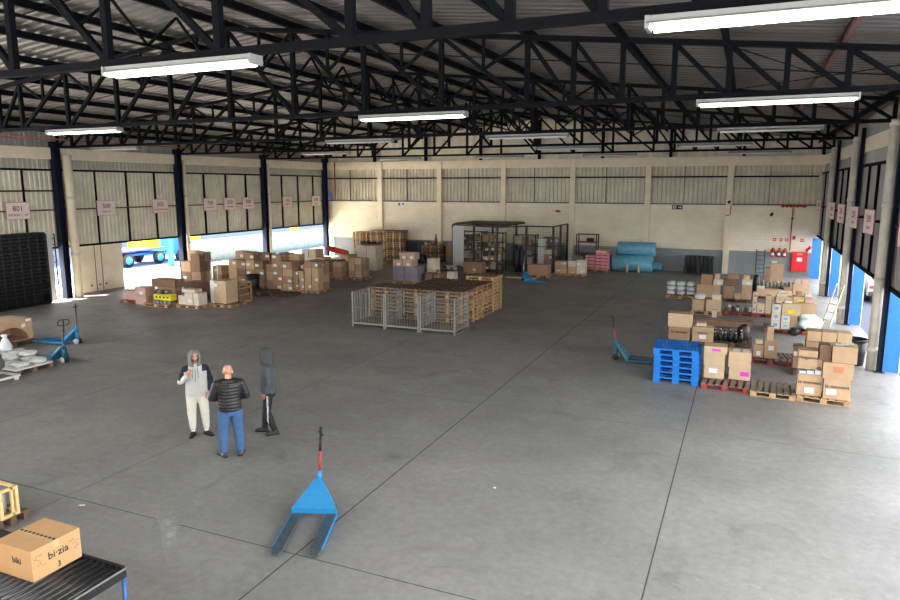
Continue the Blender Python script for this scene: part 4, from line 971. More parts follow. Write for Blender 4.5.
# ---------------------------------------------------------------- mesh cages and pallet block behind
def mesh_panel(mb, a, b, z0, z1, n, r=.005, horiz=6):
    a = Vector(a); b = Vector(b)
    for i in range(n + 1):
        p = a.lerp(b, i / n); mb.bar((p.x, p.y, z0), (p.x, p.y, z1), r * 2)
    for k in range(horiz + 1):
        z = z0 + (z1 - z0) * k / horiz; mb.bar((a.x, a.y, z), (b.x, b.y, z), r * 2)
cage_proto = None
for i, (x, lab) in enumerate(((-12.06, 'galvanised mesh cage at the left of three'), (-10.73, 'galvanised mesh cage in the middle of three'), (-9.38, 'galvanised mesh cage at the right, its side rail facing aisle'))):
    if cage_proto is None:
        M_cagem = mat('dull_zinc', (136, 134, 126), .55, metal=.3, noise=.15, scale=8); t = thing('mesh_container', lab, 'mesh cage', (x, 21.27, 0), 0, 'mesh cages'); cage_proto = t
        W, D, H = .63, .6, 1.26
        b = MB(); b.box(-W, W, -D, D, .14, .16); b.build('floor_plate', mat('tray_wood', (128, 116, 98), .8), t)
        b = MB()
        for sy in (-D, D): b.bar((-W, sy, .13), (W, sy, .13), .06, .05)
        for sx in (-W, W): b.bar((sx, -D, .13), (sx, D, .13), .06, .05); b.bar((sx, -D, .03), (sx, D, .03), .06, .03)
        b.build('base_frame', M_cagem, t)
        for sx in (-W, W):
            for sy in (-D, D): MB().box(sx - .03, sx + .03, sy - .03, sy + .03, 0, H).build('corner_post', M_cagem, t)
        for (a, c) in (((-W, -D), (-W, D)), ((W, -D), (W, D)), ((-W, D), (W, D))):
            p = MB(); mesh_panel(p, (a[0], a[1], 0), (c[0], c[1], 0), .16, H, 10, .006, 4); p.build('side_mesh', M_cagem, t)
        p = MB(); mesh_panel(p, (-W, -D, 0), (W, -D, 0), .16, H - .04, 12, .006, 2); p.build('front_mesh', M_cagem, t)
    else: dup(cage_proto, (x, 21.27, 0), 0, lab)
random.seed(51)
kset = ['wood', 'aged', 'wood', 'wood', 'mid']
GP = 'pallet block behind the mesh cages'
for (x, y, n, ph) in ((-12.1, 22.5, 9, 'stack behind left mesh cage'), (-10.85, 22.5, 9, 'stack behind middle mesh cage'), (-9.6, 22.5, 9, 'stack behind right mesh cage'),
                      (-9.62, 23.55, 9, 'second stack along the aisle'), (-9.6, 24.6, 9, 'third stack along the aisle'), (-9.6, 25.75, 10, 'farthest stack along the aisle'),
                      (-10.87, 23.55, 9, 'inner stack behind second row'), (-10.85, 24.6, 9, 'inner stack in third row')):
    ks = [random.choice(kset) for _ in range(n)]; ks[-1] = 'mid'
    if 'farthest' in ph: ks = ['wood'] * (n - 1) + ['aged']
    pallet_stack(ks, n, x, y, ph, GP, 1.2, 1.0)

# ---------------------------------------------------------------- wire enclosure
M_wire = mat('black_wire', (28, 28, 30), .5)
t = thing('wire_enclosure', 'black wire mesh storage enclosure against the back wall', 'enclosure', (0, 0, 0))
HX = 2.66
corners = [(-16.3, 41.7), (-16.3, 38.2), (-12.85, 36.5), (-11.7, 38.3), (-10.1, 38.3), (-10.1, 41.7)]
for (x, y) in corners + [(-14.6, 37.35), (-10.1, 40.0), (-13.4, 41.7), (-15.0, 41.7)]:
    MB().box(x - .05, x + .05, y - .05, y + .05, 0, HX if x < -11.75 or True else 2.6).build('post', M_wire, t)
def rail(a, b, z, w=.07): MB().bar((a[0], a[1], z), (b[0], b[1], z), w).build('rail', M_wire, t)
for a, b in zip(corners[:-1], corners[1:]):
    rail(a, b, HX)
    if (a, b) != (corners[2], corners[3]):
        rail(a, b, .1); rail(a, b, 1.5, .03)
        p = MB(); L = (Vector(a) - Vector(b)).length; mesh_panel(p, (*a, 0), (*b, 0), .1, HX, int(L / .14), .003, 16); p.build('mesh_infill', M_wire, t)
rail((-14.6, 37.35), (-14.6, 41.7), HX); rail((-12.85, 36.5), (-12.85, 41.7), HX)
MB().bar((-16.25, 38.1, 1.3), (-15.35, 37.66, 1.3), .03, 2.5).build('light_panel', mat('pale_panel', (196, 198, 194), .6), t)
p = MB(); p.add([(-16.3, 41.7, HX + .05), (-16.3, 38.2, HX + .05), (-12.85, 36.5, HX + .05), (-12.85, 41.7, HX + .05)], [(0, 1, 2, 3)]); p.add([(-16.3, 41.7, HX + .09), (-16.3, 38.2, HX + .09), (-12.85, 36.5, HX + .09), (-12.85, 41.7, HX + .09)], [(3, 2, 1, 0)])
p.build('roof_sheet', M_dgrey, t)
MB().box(-12.95, -11.7, 36.58, 36.62, 2.78, 2.85).build('door_header', M_wire, t) if False else None
# shelving inside
def shelf(label, x, y, w, d, h, n, loads):
    t = thing('steel_shelf', label, 'shelf', (x, y, 0), 0, 'steel shelves in the enclosure')
    for sx in (-1, 1):
        for sy in (-1, 1): MB().box(sx * w / 2 - .025, sx * w / 2 + .025, sy * d / 2 - .025, sy * d / 2 + .025, 0, h).build('upright', M_wire, t)
    for k in range(n): MB().box(-w / 2, w / 2, -d / 2, d / 2, .1 + k * (h - .15) / (n - 1) - .015, .1 + k * (h - .15) / (n - 1) + .015).build('shelf_board', M_dgrey, t)
    if loads:
        for k in range(n - 1):
            z = .117 + k * (h - .15) / (n - 1); xx = x - w / 2 + .08; i = 0
            while xx < x + w / 2 - .3:
                bw = random.uniform(.24, .42); bh = random.uniform(.2, (h - .15) / (n - 1) - .1)
                carton('%s box, %s board, %s from left, %s' % ('stored', ('lowest', 'second', 'third', 'fourth', 'fifth')[k], ORD[i], loads), xx, min(xx + bw, x + w / 2 - .05), y - d / 2 + .05, z, bh, d - .15, random.choice((BROWN, PLAIN, DARK, PALE)), tape=False, tagm=M_label if random.random() < .4 else None, group='boxes on ' + loads)
                xx += bw + .05; i += 1
random.seed(61)
shelf('dark steel shelf of boxes at the enclosure left front', -15.05, 38.5, 1.5, .6, 2.3, 5, 'left cage shelf')
shelf('dark steel shelf of boxes at the enclosure centre front', -13.55, 37.9, 1.3, .6, 2.3, 5, 'centre cage shelf')
shelf('dark steel shelf of boxes along back of the enclosure', -12.6, 41.2, 1.4, .6, 2.0, 4, 'back cage shelf')
pile('pile in enclosure right half', -11.4, -10.4, 40.6, 41.4, .005, 1.9, 3, 1, 5, (BROWN, DARK, PLAIN), .6, 'cartons in the enclosure right half')
pile('low pile by enclosure right side', -10.9, -10.35, 39.2, 39.8, .005, 1.3, 1, 1, 4, (PALE, BROWN), .5, 'cartons by the enclosure side')
t = thing('white_locker', 'tall white box standing inside the enclosure', 'locker', (-11.2, 39.9, 0)); MB().box(-.2, .2, -.2, .2, 0, 1.85).build('body', M_white, t); MB().box(-.18, .18, -.215, -.2, .05, 1.8).build('door', M_label, t)
for i, (x, y) in enumerate(((-12.15, 37.95), (-11.95, 38.2))):
    tag(MB().rings([(0, 0, 0, .13, .12), (0, 0, .6, .17, .15), (0, 0, 1.2, .15, .13), (0, 0, 1.5, .06, .06)], 12).build('hanging_cover', mat('teal_black_cover', (26, 36, 42), .6), loc=(x, y - (1.0 if False else 0), .002)), 'dark cover hanging at the enclosure gate, %s' % ('left', 'right')[i], 'cover', 'dark covers')
pallet('wood', -10.7, 35.3, 0, .05, 'light pallet lying on floor behind the far blue jack', 'cage front pallets', 1.5, 1.0) if False else None
tag(MB().box(-.85, .85, -.3, .3, 0, .06).build('cardboard_sheet', CB[LIGHT], loc=(-11.1, 35.6, .001)), 'flat cardboard sheets on floor behind the far blue jack', 'cardboard')
pallet('wood', -10.35, 36.55, 0, 0, 'wooden pallet under wide carton before enclosure gate', 'cage front pallets', 1.25, .9)
carton('wide brown carton before the enclosure gate', -10.93, -9.8, 36.15, .14, .54, .75, BROWN)
random.seed(71)
for q, (x0, x1) in enumerate(((-9.74, -9.05), (-9.0, -8.05))):
    pallet('wood', (x0 + x1) / 2, 37.8, 0, 0, 'wooden pallet under the %s heap right of the enclosure' % ('left', 'right')[q], 'cage front pallets', x1 - x0, .9)
    n = 1 if q == 0 else 2
    pile('%s heap right of enclosure' % ('left', 'right')[q], x0, x1, 37.4, 38.1, .14, .82 + .1 * q, n, 1, 3 - q, (PLAIN, LIGHT, PALE), .3, 'cartons right of the enclosure')
tag(MB().blob(.3, .25, 0.2).build('grey_bag', M_darkwrap, loc=(-8.6, 37.75, .925)), 'grey bag on the right heap beside pink boxes', 'bag')
# pink boxes
M_pk = mat('pink_white_print', (226, 150, 160), .6, noise=.25, scale=14)
pallet('wood', -7.95, 40.3, 0, 0, 'pallet under the pink printed boxes', 'cage front pallets', 1.4, 1.0)
def flatbox(label, x0, x1, y, z, h, d, m, group):
    o = tag(MB().box(-(x1 - x0) / 2 + .004, (x1 - x0) / 2 - .004, -d / 2, d / 2, 0, h - .004).build('printed_box', m, loc=((x0 + x1) / 2, y + d / 2, z + .002)), label, 'box', group)
    MB().box(-(x1 - x0) / 2 + .04, (x1 - x0) / 2 - .04, -d / 2 - .006, -d / 2 - .001, h * .35, h * .6).build('print_band', M_redpipe if m is M_pk else M_label, o); return o
for k in range(4): flatbox('pink printed box, left stack, %s layer' % ('bottom', 'second', 'third', 'top')[k], -8.54, -7.98, 39.85, .14 + .2 * k, .2, .8, M_pk, 'pink printed boxes')
for k in range(5): flatbox('pink printed box, right stack, %s layer' % ('bottom', 'second', 'third', 'fourth', 'top')[k], -7.95, -7.25, 39.85, .14 + .19 * k, .19, .8, M_pk, 'pink printed boxes')
flatbox('orange printed box topping the pink boxes', -7.95, -7.3, 39.85, 1.09, .2, .7, mat('orange_white_print', (222, 140, 96), .6, noise=.25, scale=14), 'pink printed boxes')
# black rack behind
t = thing('black_rack', 'black steel rack against back wall left of blue rolls', 'rack', (-8.8, 41.5, 0))
for sx in (-.6, .6):
    for sy in (-.3, .3): MB().box(sx - .03, sx + .03, sy - .03, sy + .03, 0, 2.1).build('upright', M_wire, t)
for z in (.9, 1.6, 2.07): MB().box(-.6, .6, -.3, .3, z - .02, z + .02).build('tier', M_wire, t)
MB().box(-.55, .55, -.28, .28, .02, .85).build('black_load', M_blackpl, t); MB().box(.0, .4, -.28, .0, 1.65, 1.85).build('small_box', M_black, t)
# blue rolls
def roll(label, x0, x1, y, z, r):
    t = thing('film_bale', label, 'roll', ((x0 + x1) / 2, y, z), 0, 'blue plastic rolls'); h = (x1 - x0) / 2
    MB().tube([(-h, 0, 0), (-h + .05, 0, 0), (0, .0, .01), (h - .05, 0, 0), (h, 0, 0)], [r * .85, r, r * 1.0, r, r * .85], 24).build('wrapped_roll', M_film, t)
    MB().tube([(h - .0, 0, 0), (h + .02, 0, 0)], r * .3, 16).build('core', M_dgrey, t)
roll('blue wrapped roll lying in front on the floor', -7.15, -4.85, 40.95, .49, .48)
roll('blue wrapped roll on top of the pile', -6.95, -4.75, 41.2, 1.27, .36) if False else roll('blue wrapped roll on top of the pile', -6.95, -4.75, 41.3, 1.31, .40)
roll('blue wrapped roll behind against the wall', -6.6, -4.4, 41.69, .25, .235)
for i, x in enumerate((-6.2, -5.55)):
    tag(MB().box(-.05, .05, -.03, .03, 0, .45).build('wooden_chock', M_pine, loc=(x, 40.4, .0)), 'short wooden stake before the blue rolls, %s' % ('left', 'right')[i], 'stake', 'stakes')
# black pallets by back wall
pallet_stack(['black'], 7, -2.35, 41.4, 'black stack against back wall', 'black plastic pallets', 1.5, 1.1)

# ---------------------------------------------------------------- pallet jacks
def pallet_jack(label, loc, rot, body, forkm, tilt=0., shaft=(M_redpipe, M_black), loop=True, wide=.27, steer=0.):
    # forks run along local -Y from the heel at y = 0; handle at y > 0
    t = thing('pallet_jack', label, 'pallet jack', loc, rot, 'pallet jacks')
    for s in (-1, 1):
        f = MB(); cx = s * (wide - .08)
        prof = [(-.08, .0), (-.08, .0)]
        f.box(cx - .08, cx + .08, -1.0, .06, .07, .085)
        f.box(cx - .08, cx - .072, -1.0, .06, .03, .07); f.box(cx + .072, cx + .08, -1.0, .06, .03, .07)
        f.add([(cx - .08, -1.0, .085), (cx + .08, -1.0, .085), (cx + .045, -1.14, .06), (cx - .045, -1.14, .06), (cx - .08, -1.0, .03), (cx + .08, -1.0, .03), (cx + .045, -1.14, .03), (cx - .045, -1.14, .03)],
              [(0, 3, 2, 1), (4, 5, 6, 7), (0, 4, 7, 3), (1, 2, 6, 5), (3, 7, 6, 2)])
        fk = f.build('fork', forkm, t)
        e = MB(); e.box(cx + s * .075 - .006, cx + s * .075 + .006, -1.0, .06, .03, .09); e.build('fork_edge', body, fk)
        MB().tube([(cx - .04, -.88, .035), (cx + .04, -.88, .035)], .034, 12).build('load_roller', M_black, fk)
        MB().tube([(cx - .04, -.97, .035), (cx + .04, -.97, .035)], .034, 12).build('load_roller', M_black, fk)
    b = MB(); w = wide
    # sloping triangular cover: wide at the heel, narrowing to the pump head
    b.add([(-w, .0, .08), (w, .0, .08), (.05, .3, .5), (-.05, .3, .5), (-w, .06, .08), (w, .06, .08), (.07, .36, .46), (-.07, .36, .46), (-w, .0, .16), (w, .0, .16)],
          [(0, 1, 9, 8), (8, 9, 2, 3), (4, 7, 6, 5), (3, 2, 6, 7), (0, 8, 4), (8, 3, 7, 4), (1, 5, 9), (9, 5, 6, 2), (0, 4, 5, 1)])
    b.build('body_plate', body, t)
    MB().tube([(0, .36, .12), (0, .36, .5)], [.06, .05], 12).build('pump', body, t)
    for s in (-1, 1): MB().tube([(s * .06 - .025, .36, .09), (s * .06 + .025, .36, .09)], .09, 16).build('steer_wheel', mat('pale_wheel', (196, 196, 190), .6) if s > 0 else M_black, t)
    d = Vector((math.sin(tilt) * math.sin(steer), math.sin(tilt) * math.cos(steer), math.cos(tilt))); gx = Vector((math.cos(steer), -math.sin(steer), 0)); p0 = Vector((0, .38, .42))
    MB().tube([p0, p0 + d * .18], [.05, .035], 10).build('handle_socket', body, t)
    MB().tube([p0 + d * .16, p0 + d * .5], .02, 10).build('handle_shaft', shaft[0], t)
    MB().tube([p0 + d * .5, p0 + d * .72], .022, 10).build('handle_neck', shaft[1], t)
    g = MB(); c = p0 + d * .78
    if loop:
        pts = []
        for k in range(25):
            a = 2 * math.pi * k / 24; e = lambda v: math.copysign(abs(v) ** .6, v); pts.append(c + gx * (.15 * e(math.cos(a))) + d * (.085 * e(math.sin(a))))
        g.tube(pts, .014, 8, cap=False)
    MB().bar(p0 + d * .7, p0 + d * .84, .03).build('control_lever', M_black, t)
    if not loop: g.tube([c - gx * .09, c + gx * .09], .018, 8); g.tube([c, c + d * .1], .022, 8)
    g.build('grip', M_black, t)
    return t
def rot_of(dx, dy): return math.atan2(dx, -dy)      # local -Y turned to (dx, dy)
M_forkdk = mat('worn_fork', (84, 98, 104), .4, metal=.4, noise=.2, scale=9)
pallet_jack('bright blue pallet jack alone in the foreground, forks towards camera', (-5.70, 8.04, 0), rot_of(.36, -.94), M_jblue, M_forkdk, .06, loop=False, wide=.345, steer=math.radians(62))
pallet_jack('small bright blue jack out in the far aisle before the enclosure', (-10.3, 34.25, 0), rot_of(.88, -.45), M_jblue, M_jblue, 0., (M_white, M_redpipe))
pallet_jack('teal pallet jack with forks pointing at the blue plastic pallets', (-2.86, 19.6, 0), rot_of(1, .02), M_jteal, M_forkdk, .12, (M_redpipe, M_black))
pallet_jack('dark teal jack with loop handle beside the white bags at left', (-17.85, 13.05, 0), rot_of(-1, .25), M_jteal, M_jteal, .18, (M_dgrey, M_black))
pallet_jack('sky blue jack farthest left behind the loop handled one', (-19.65, 14.75, 0), rot_of(-1, -.15), M_jblue, M_jblue, .03, (M_dgrey, M_black), loop=False)

# ---------------------------------------------------------------- left edge pallets
t = thing('steel_pallet', 'white steel framed pallet at the left edge of view', 'pallet', (-17.75, 10.85, 0))
b = MB()
for y in (-.5, 0, .5): b.box(-.65, .65, y - .03, y + .03, .08, .13)
for x in (-.65, 0, .65): b.box(x - .03, x + .03, -.53, .53, .08, .13)
b.build('deck_frame', M_white, t)
for x in (-.62, .62):
    for y in (-.45, .45): MB().box(x - .03, x + .03, y - .05, y + .05, 0, .08).build('foot', M_white, t)
o = MB(); o.blob(.5, .42, .66, .14, n=28)
tag(o.build('wrapped_load', M_darkwrap, loc=(-17.8, 10.85, .131)), 'dark goods in clear film on the white steel pallet', 'wrapped load')
pallet('mid', -18.05, 12.0, 0, .05, 'brown pallet under the white bags at the left edge', 'left edge pallets', 1.3, 1.05)
tag(MB().box(-.66, .66, -.53, .53, 0, .035).build('white_sheet', M_white, loc=(-18.05, 12.0, .139)), 'white board between the pallet and the white bags', 'board')
random.seed(8)
for i in range(3):
    for j in range(2):
        for k in range(2 if i < 2 else 1):
            o = MB(); o.blob(.185, .21, .142, .14)
            tag(o.build('white_bag', M_bag, loc=(-18.45 + .42 * i, 11.77 + .5 * j, .176 + .147 * k), rot=random.uniform(-.3, .3)), 'white filled bag, %s column, %s row, %s layer at left edge' % (('left', 'middle', 'right')[i], ('front', 'back')[j], ('lower', 'upper')[k]), 'bag', 'white filled bags')
o = MB().rings([(0, 0, 0, .2, .16), (0, 0, .12, .22, .16), (.03, 0, .24, .12, .1), (0, .02, .36, .05, .05), (0, 0, .42, .11, .07), (.03, 0, .45, .06, .04)], 14).build('clear_bag', M_wrap, loc=(-18.6, 12.05, .472)); tag(o, 'knotted clear plastic bag on top of the white bags', 'bag')
# big carton with curved cut-out
t = thing('display_carton', 'large brown carton with a curved cut-out at the left edge', 'cardboard box', (-21.25, 13.75, 0))
c = MB(); c.box(-.6, .44, -.65, .65, 0.14, .16); c.box(-.6, -.57, -.65, .65, .16, .78); c.box(-.57, .44, -.65, -.62, .16, .78); c.box(-.57, .44, .62, .65, .16, .78); c.box(-.6, .44, -.65, .65, .78, .80); c.build('shell', CB[PLAIN], t)
c = MB(); vs = []; fs = []; n = 16
for k in range(n + 1):
    a = math.pi * k / n; y = -.05 - .55 * math.cos(a); z = .17 + .42 * math.sin(a)
    vs += [(.45, y, z), (.45, y, .78)]
for k in range(n): fs.append((2 * k, 2 * k + 1, 2 * k + 3, 2 * k + 2))
c.add(vs, fs); c.box(.44, .46, .5, .65, .16, .78); c.box(.44, .46, -.65, -.6, .16, .78); c.build('cut_front', CB[PLAIN], t)
MB().box(.461, .466, .3, .42, .55, .66).build('shipping_label', M_label, t); MB().box(.461, .466, .45, .62, .72, .79).build('shipping_label', M_label, t)
pallet('dark', -21.3, 13.75, 0, 0, 'dark pallet under the carton with curved cut-out', 'left edge pallets', 1.2, 1.3)

# black lattice rack against left wall
t = thing('lattice_rack', 'big black lattice rack standing before the left wall', 'rack', (-27.3, 18.4, 0))
Wd = 1.3
struct(MB().box(-.03, .03, 20.0, 20.34, .02, 3.0).build('door_2', M_white, loc=(XL + .3, 0, 0)))
MB().box(-.25, -.2, -2.6, Wd, .02, 3.0).build('back_panel', M_black, t)
fr = MB(); fr.box(-.25, .25, Wd - .05, Wd, 0, 3.02); fr.box(-.25, .25, -2.6, -2.55, 0, 3.02); fr.box(-.25, .25, -2.6, Wd, 2.97, 3.04); fr.box(-.25, .25, -2.6, Wd, 0, .06); fr.build('frame', M_blackpl, t)
ba = MB()
for k in range(18): z = .9 + .12 * k if False else .45 + .15 * k; ba.box(.2, .24, -2.55, Wd - .05, z, z + .05)
ba.build('horizontal_bars', M_blackpl, t)
vb = MB()
for k in range(12): y = -2.5 + .38 * k; vb.box(.235, .26, y, y + .05, .06, 2.97)
vb.build('vertical_bars', M_blackpl, t)
cl_ = MB()
for k in range(11):
    for j in range(8): y = -2.2 + .38 * k; cl_.box(.242, .262, y, y + .1, .98 + .25 * j, 1.02 + .25 * j)
cl_.build('label_clips', M_dgrey, t)

# ---------------------------------------------------------------- roller table, box and crate
t = thing('roller_conveyor', 'black roller conveyor table in the lower left corner', 'conveyor', (-7.6, 4.5, 0))
RL, RW, RZ = 1.56, .48, .78
for s in (-1, 1):
    b = MB(); b.box(-RL - .3, RL - .05, s * RW - .02, s * RW + .02, RZ - .1, RZ + .012); b.build('side_rail', M_black, t)
b = MB(); b.box(RL - .05, RL - .01, -RW, RW, RZ - .1, RZ - .004); b.build('end_rail', M_black, t)
b = MB(); b.box(RL - .026, RL - .005, -RW, RW, RZ - .004, RZ + .008); b.build('edge_strip', M_galv, t)
M_roller = mat('black_roller', (44, 44, 46), .28, spec=.9)
for i in range(19):
    x = RL - .11 - .098 * i
    MB().tube([(x, -RW + .03, RZ - .02), (x, RW - .03, RZ - .02)], .032, 12).build('roller', M_roller, t)
for x in (RL - .05, -.4, -RL - .2):
    for s in (-1, 1):
        MB().tube([(x, s * (RW - .01), 0), (x, s * (RW - .01), RZ - .1)], .024, 12).build('leg', mat('conveyor_blue', (30, 92, 156), .4), t)
for x in (RL - .05, -.4): MB().bar((x, -RW, .3), (x, RW, .3), .03).build('cross_brace', MATS['conveyor_blue'], t)
# foreground box
bx = MB(); X0, X1, Y0, Y1, H = -.29, .29, -.285, .295, .35
vs = [(x, y, z) for z in (0, H) for y in (Y0, Y1) for x in (X0, X1)]
bx.add(vs, [(0, 2, 3, 1), (0, 1, 5, 4), (2, 6, 7, 3), (0, 4, 6, 2), (1, 3, 7, 5)])
bx.add([(X0, Y0, H), (X1, Y0, H), (X1, .003, H - .004), (X0, .003, H - .004)], [(0, 1, 2, 3)]); bx.add([(X0, .007, H - .004), (X1, .007, H - .004), (X1, Y1, H), (X0, Y1, H)], [(0, 1, 2, 3)])
M_card = mat('clean_cardboard', (200, 156, 108), .8, noise=.04, scale=3)
o = bx.build('cardboard_box', M_card, loc=(-6.99, 4.655, .795)); tag(o, 'printed brown box on the black roller table', 'cardboard box')
tp = MB()
for k in range(9): tp.box(-.27 + .064 * k, -.235 + .064 * k, -.012, .02, H + .0005, H + .0015)
tp.build('tape_marks', M_ink, o)
MB().box(X0, X1, -.03, .038, H - .003, H + .0004).build('tape_strip', M_tape, o)
MB().box(X1, X1 + .001, -.03, .038, H - .08, H).build('tape_strip', M_tape, o)
RX = Matrix.Translation((X1 + .0015, .02, .20)) @ Matrix.Rotation(L90, 4, 'Z') @ R90
wordmesh('bi\u00b7zia', .12, RX, 'printed_word', M_ink, o)
wordmesh('biki', .1, Matrix.Translation((.05, Y0 - .0015, .2)) @ R90, 'printed_word', M_ink, o)
wordmesh('3', .09, Matrix.Translation((X1 + .0015, .02, .06)) @ Matrix.Rotation(L90, 4, 'Z') @ R90, 'printed_mark', M_ink, o)
mk = MB(); random.seed(2)
for s in (-1, 1):
    for k in range(26):
        y = s * random.uniform(.13, .27); z = .2 + random.uniform(-.07, .07); mk.box(X1 + .0008, X1 + .0016, y - .008, y + .008, z - .003, z + .003)
mk.build('printed_dots', mat('faint_ink', (140, 104, 76), .8), o)
# crate beyond the table
pallet('dark', -10.25, 6.12, 0, 0, 'dark pallet under the pine crate beside the roller table', 'left edge pallets', 1.14, .5)
t = thing('pine_crate', 'open pine wood frame crate behind the roller table', 'crate', (-10.22, 6.08, .141))
w2, d2, h2 = .53, .12, .44
for z in (.02, h2 - .02):
    for s in (-1, 1): MB().bar((-w2, s * d2, z), (w2, s * d2, z), .04, .04).build('long_rail', M_pine, t)
    for s in (-1, 1): MB().bar((s * w2, -d2, z), (s * w2, d2, z), .04, .04).build('short_rail', M_pine, t)
for sx in (-1, 1):
    for sy in (-1, 1): MB().bar((sx * w2, sy * d2, 0), (sx * w2, sy * d2, h2), .045, .045).build('post', M_pine, t)
MB().bar((w2, .05, 0), (w2, .05, h2), .04, .03).build('post', M_pine, t)
MB().box(-w2 + .03, w2 - .03, -d2 + .03, d2 - .03, 0, .03).build('floor_board', M_wood2, t)
tag(MB().rings([(0, 0, 0, .44, .07), (0, 0, .28, .45, .075), (0, 0, .35, .35, .05)], 20, power=3).build('wrapped_part', mat('grey_film', (150, 152, 154), .3, bump=.6, scale=6), loc=(-10.22, 6.08, .173)), 'grey film wrapped part inside the pine crate', 'wrapped part')
tag(MB().box(-.05, .05, -.02, .02, 0, .004).build('paper_scrap', M_label, loc=(-9.3, 6.95, .0035), rot=.4), 'tiny white scrap on floor beyond the pine crate', 'litter')
tag(MB().blob(.02, .016, 0.024).build('paper_scrap', M_label, loc=(-3.55, 10.1, .002)), 'tiny white scrap on open floor at centre', 'litter')

# ---------------------------------------------------------------- people
def remeshed(mb, name, mats, parent, voxel=.011, smooth=3, matfn=None):
    me = bpy.data.meshes.new(name); me.from_pydata([tuple(v) for v in mb.v], [], mb.f); me.update()
    tmp = bpy.data.objects.new(name, me); COL.objects.link(tmp)
    rm = tmp.modifiers.new('r', 'REMESH'); rm.mode = 'VOXEL'; rm.voxel_size = voxel; rm.use_smooth_shade = True
    sm_ = tmp.modifiers.new('s', 'SMOOTH'); sm_.factor = .5; sm_.iterations = smooth
    dg = bpy.context.evaluated_depsgraph_get(); out = bpy.data.meshes.new_from_object(tmp.evaluated_get(dg)); bpy.data.objects.remove(tmp)
    out.materials.clear()
    for m in mats: out.materials.append(m)
    idx = [(matfn(p.center) if matfn else 0) for p in out.polygons]
    out.polygons.foreach_set('material_index', idx); out.polygons.foreach_set('use_smooth', [True] * len(idx)); out.update()
    out.name = name; o = bpy.data.objects.new(name, out); COL.objects.link(o); o.parent = parent
    return o
def V(*a): return Vector(a)
def hand(mb, wrist, fwd, palmn, side, curl=.5):
    """palm and five fingers; fwd = pointing direction, palmn = palm normal, side = +1/-1 thumb side"""
    f = fwd.normalized(); n = (palmn - f * palmn.dot(f)).normalized(); s = f.cross(n) * side
    mb.tube([wrist - f * .02, wrist + f * .03, wrist + f * .085], [.026, .034, .036], 12, flat=(1.15, .62) if False else None)
    for i, (off, L) in enumerate(((.028, .072), (.009, .08), (-.01, .074), (-.027, .058))):
        b = wrist + f * .08 + s * off; d = f; pts = [wrist + f * .04 + s * off * .7, b]
        for seg in range(3):
            d = (d * math.cos(curl * .9) + n * math.sin(curl * .9)).normalized(); b = b + d * (L / 3 * (1.15 - .1 * seg)); pts.append(b)
        mb.tube(pts, [.011, .011, .0105, .0095, .0085], 8)
    b = wrist + f * .02 + s * .03; mb.tube([wrist + f * .015 + s * .012, b + s * .012 + n * .01, b + s * .02 + f * .03 + n * .02, b + s * .012 + f * .055 + n * .032], [.014, .013, .0115, .0095], 8)
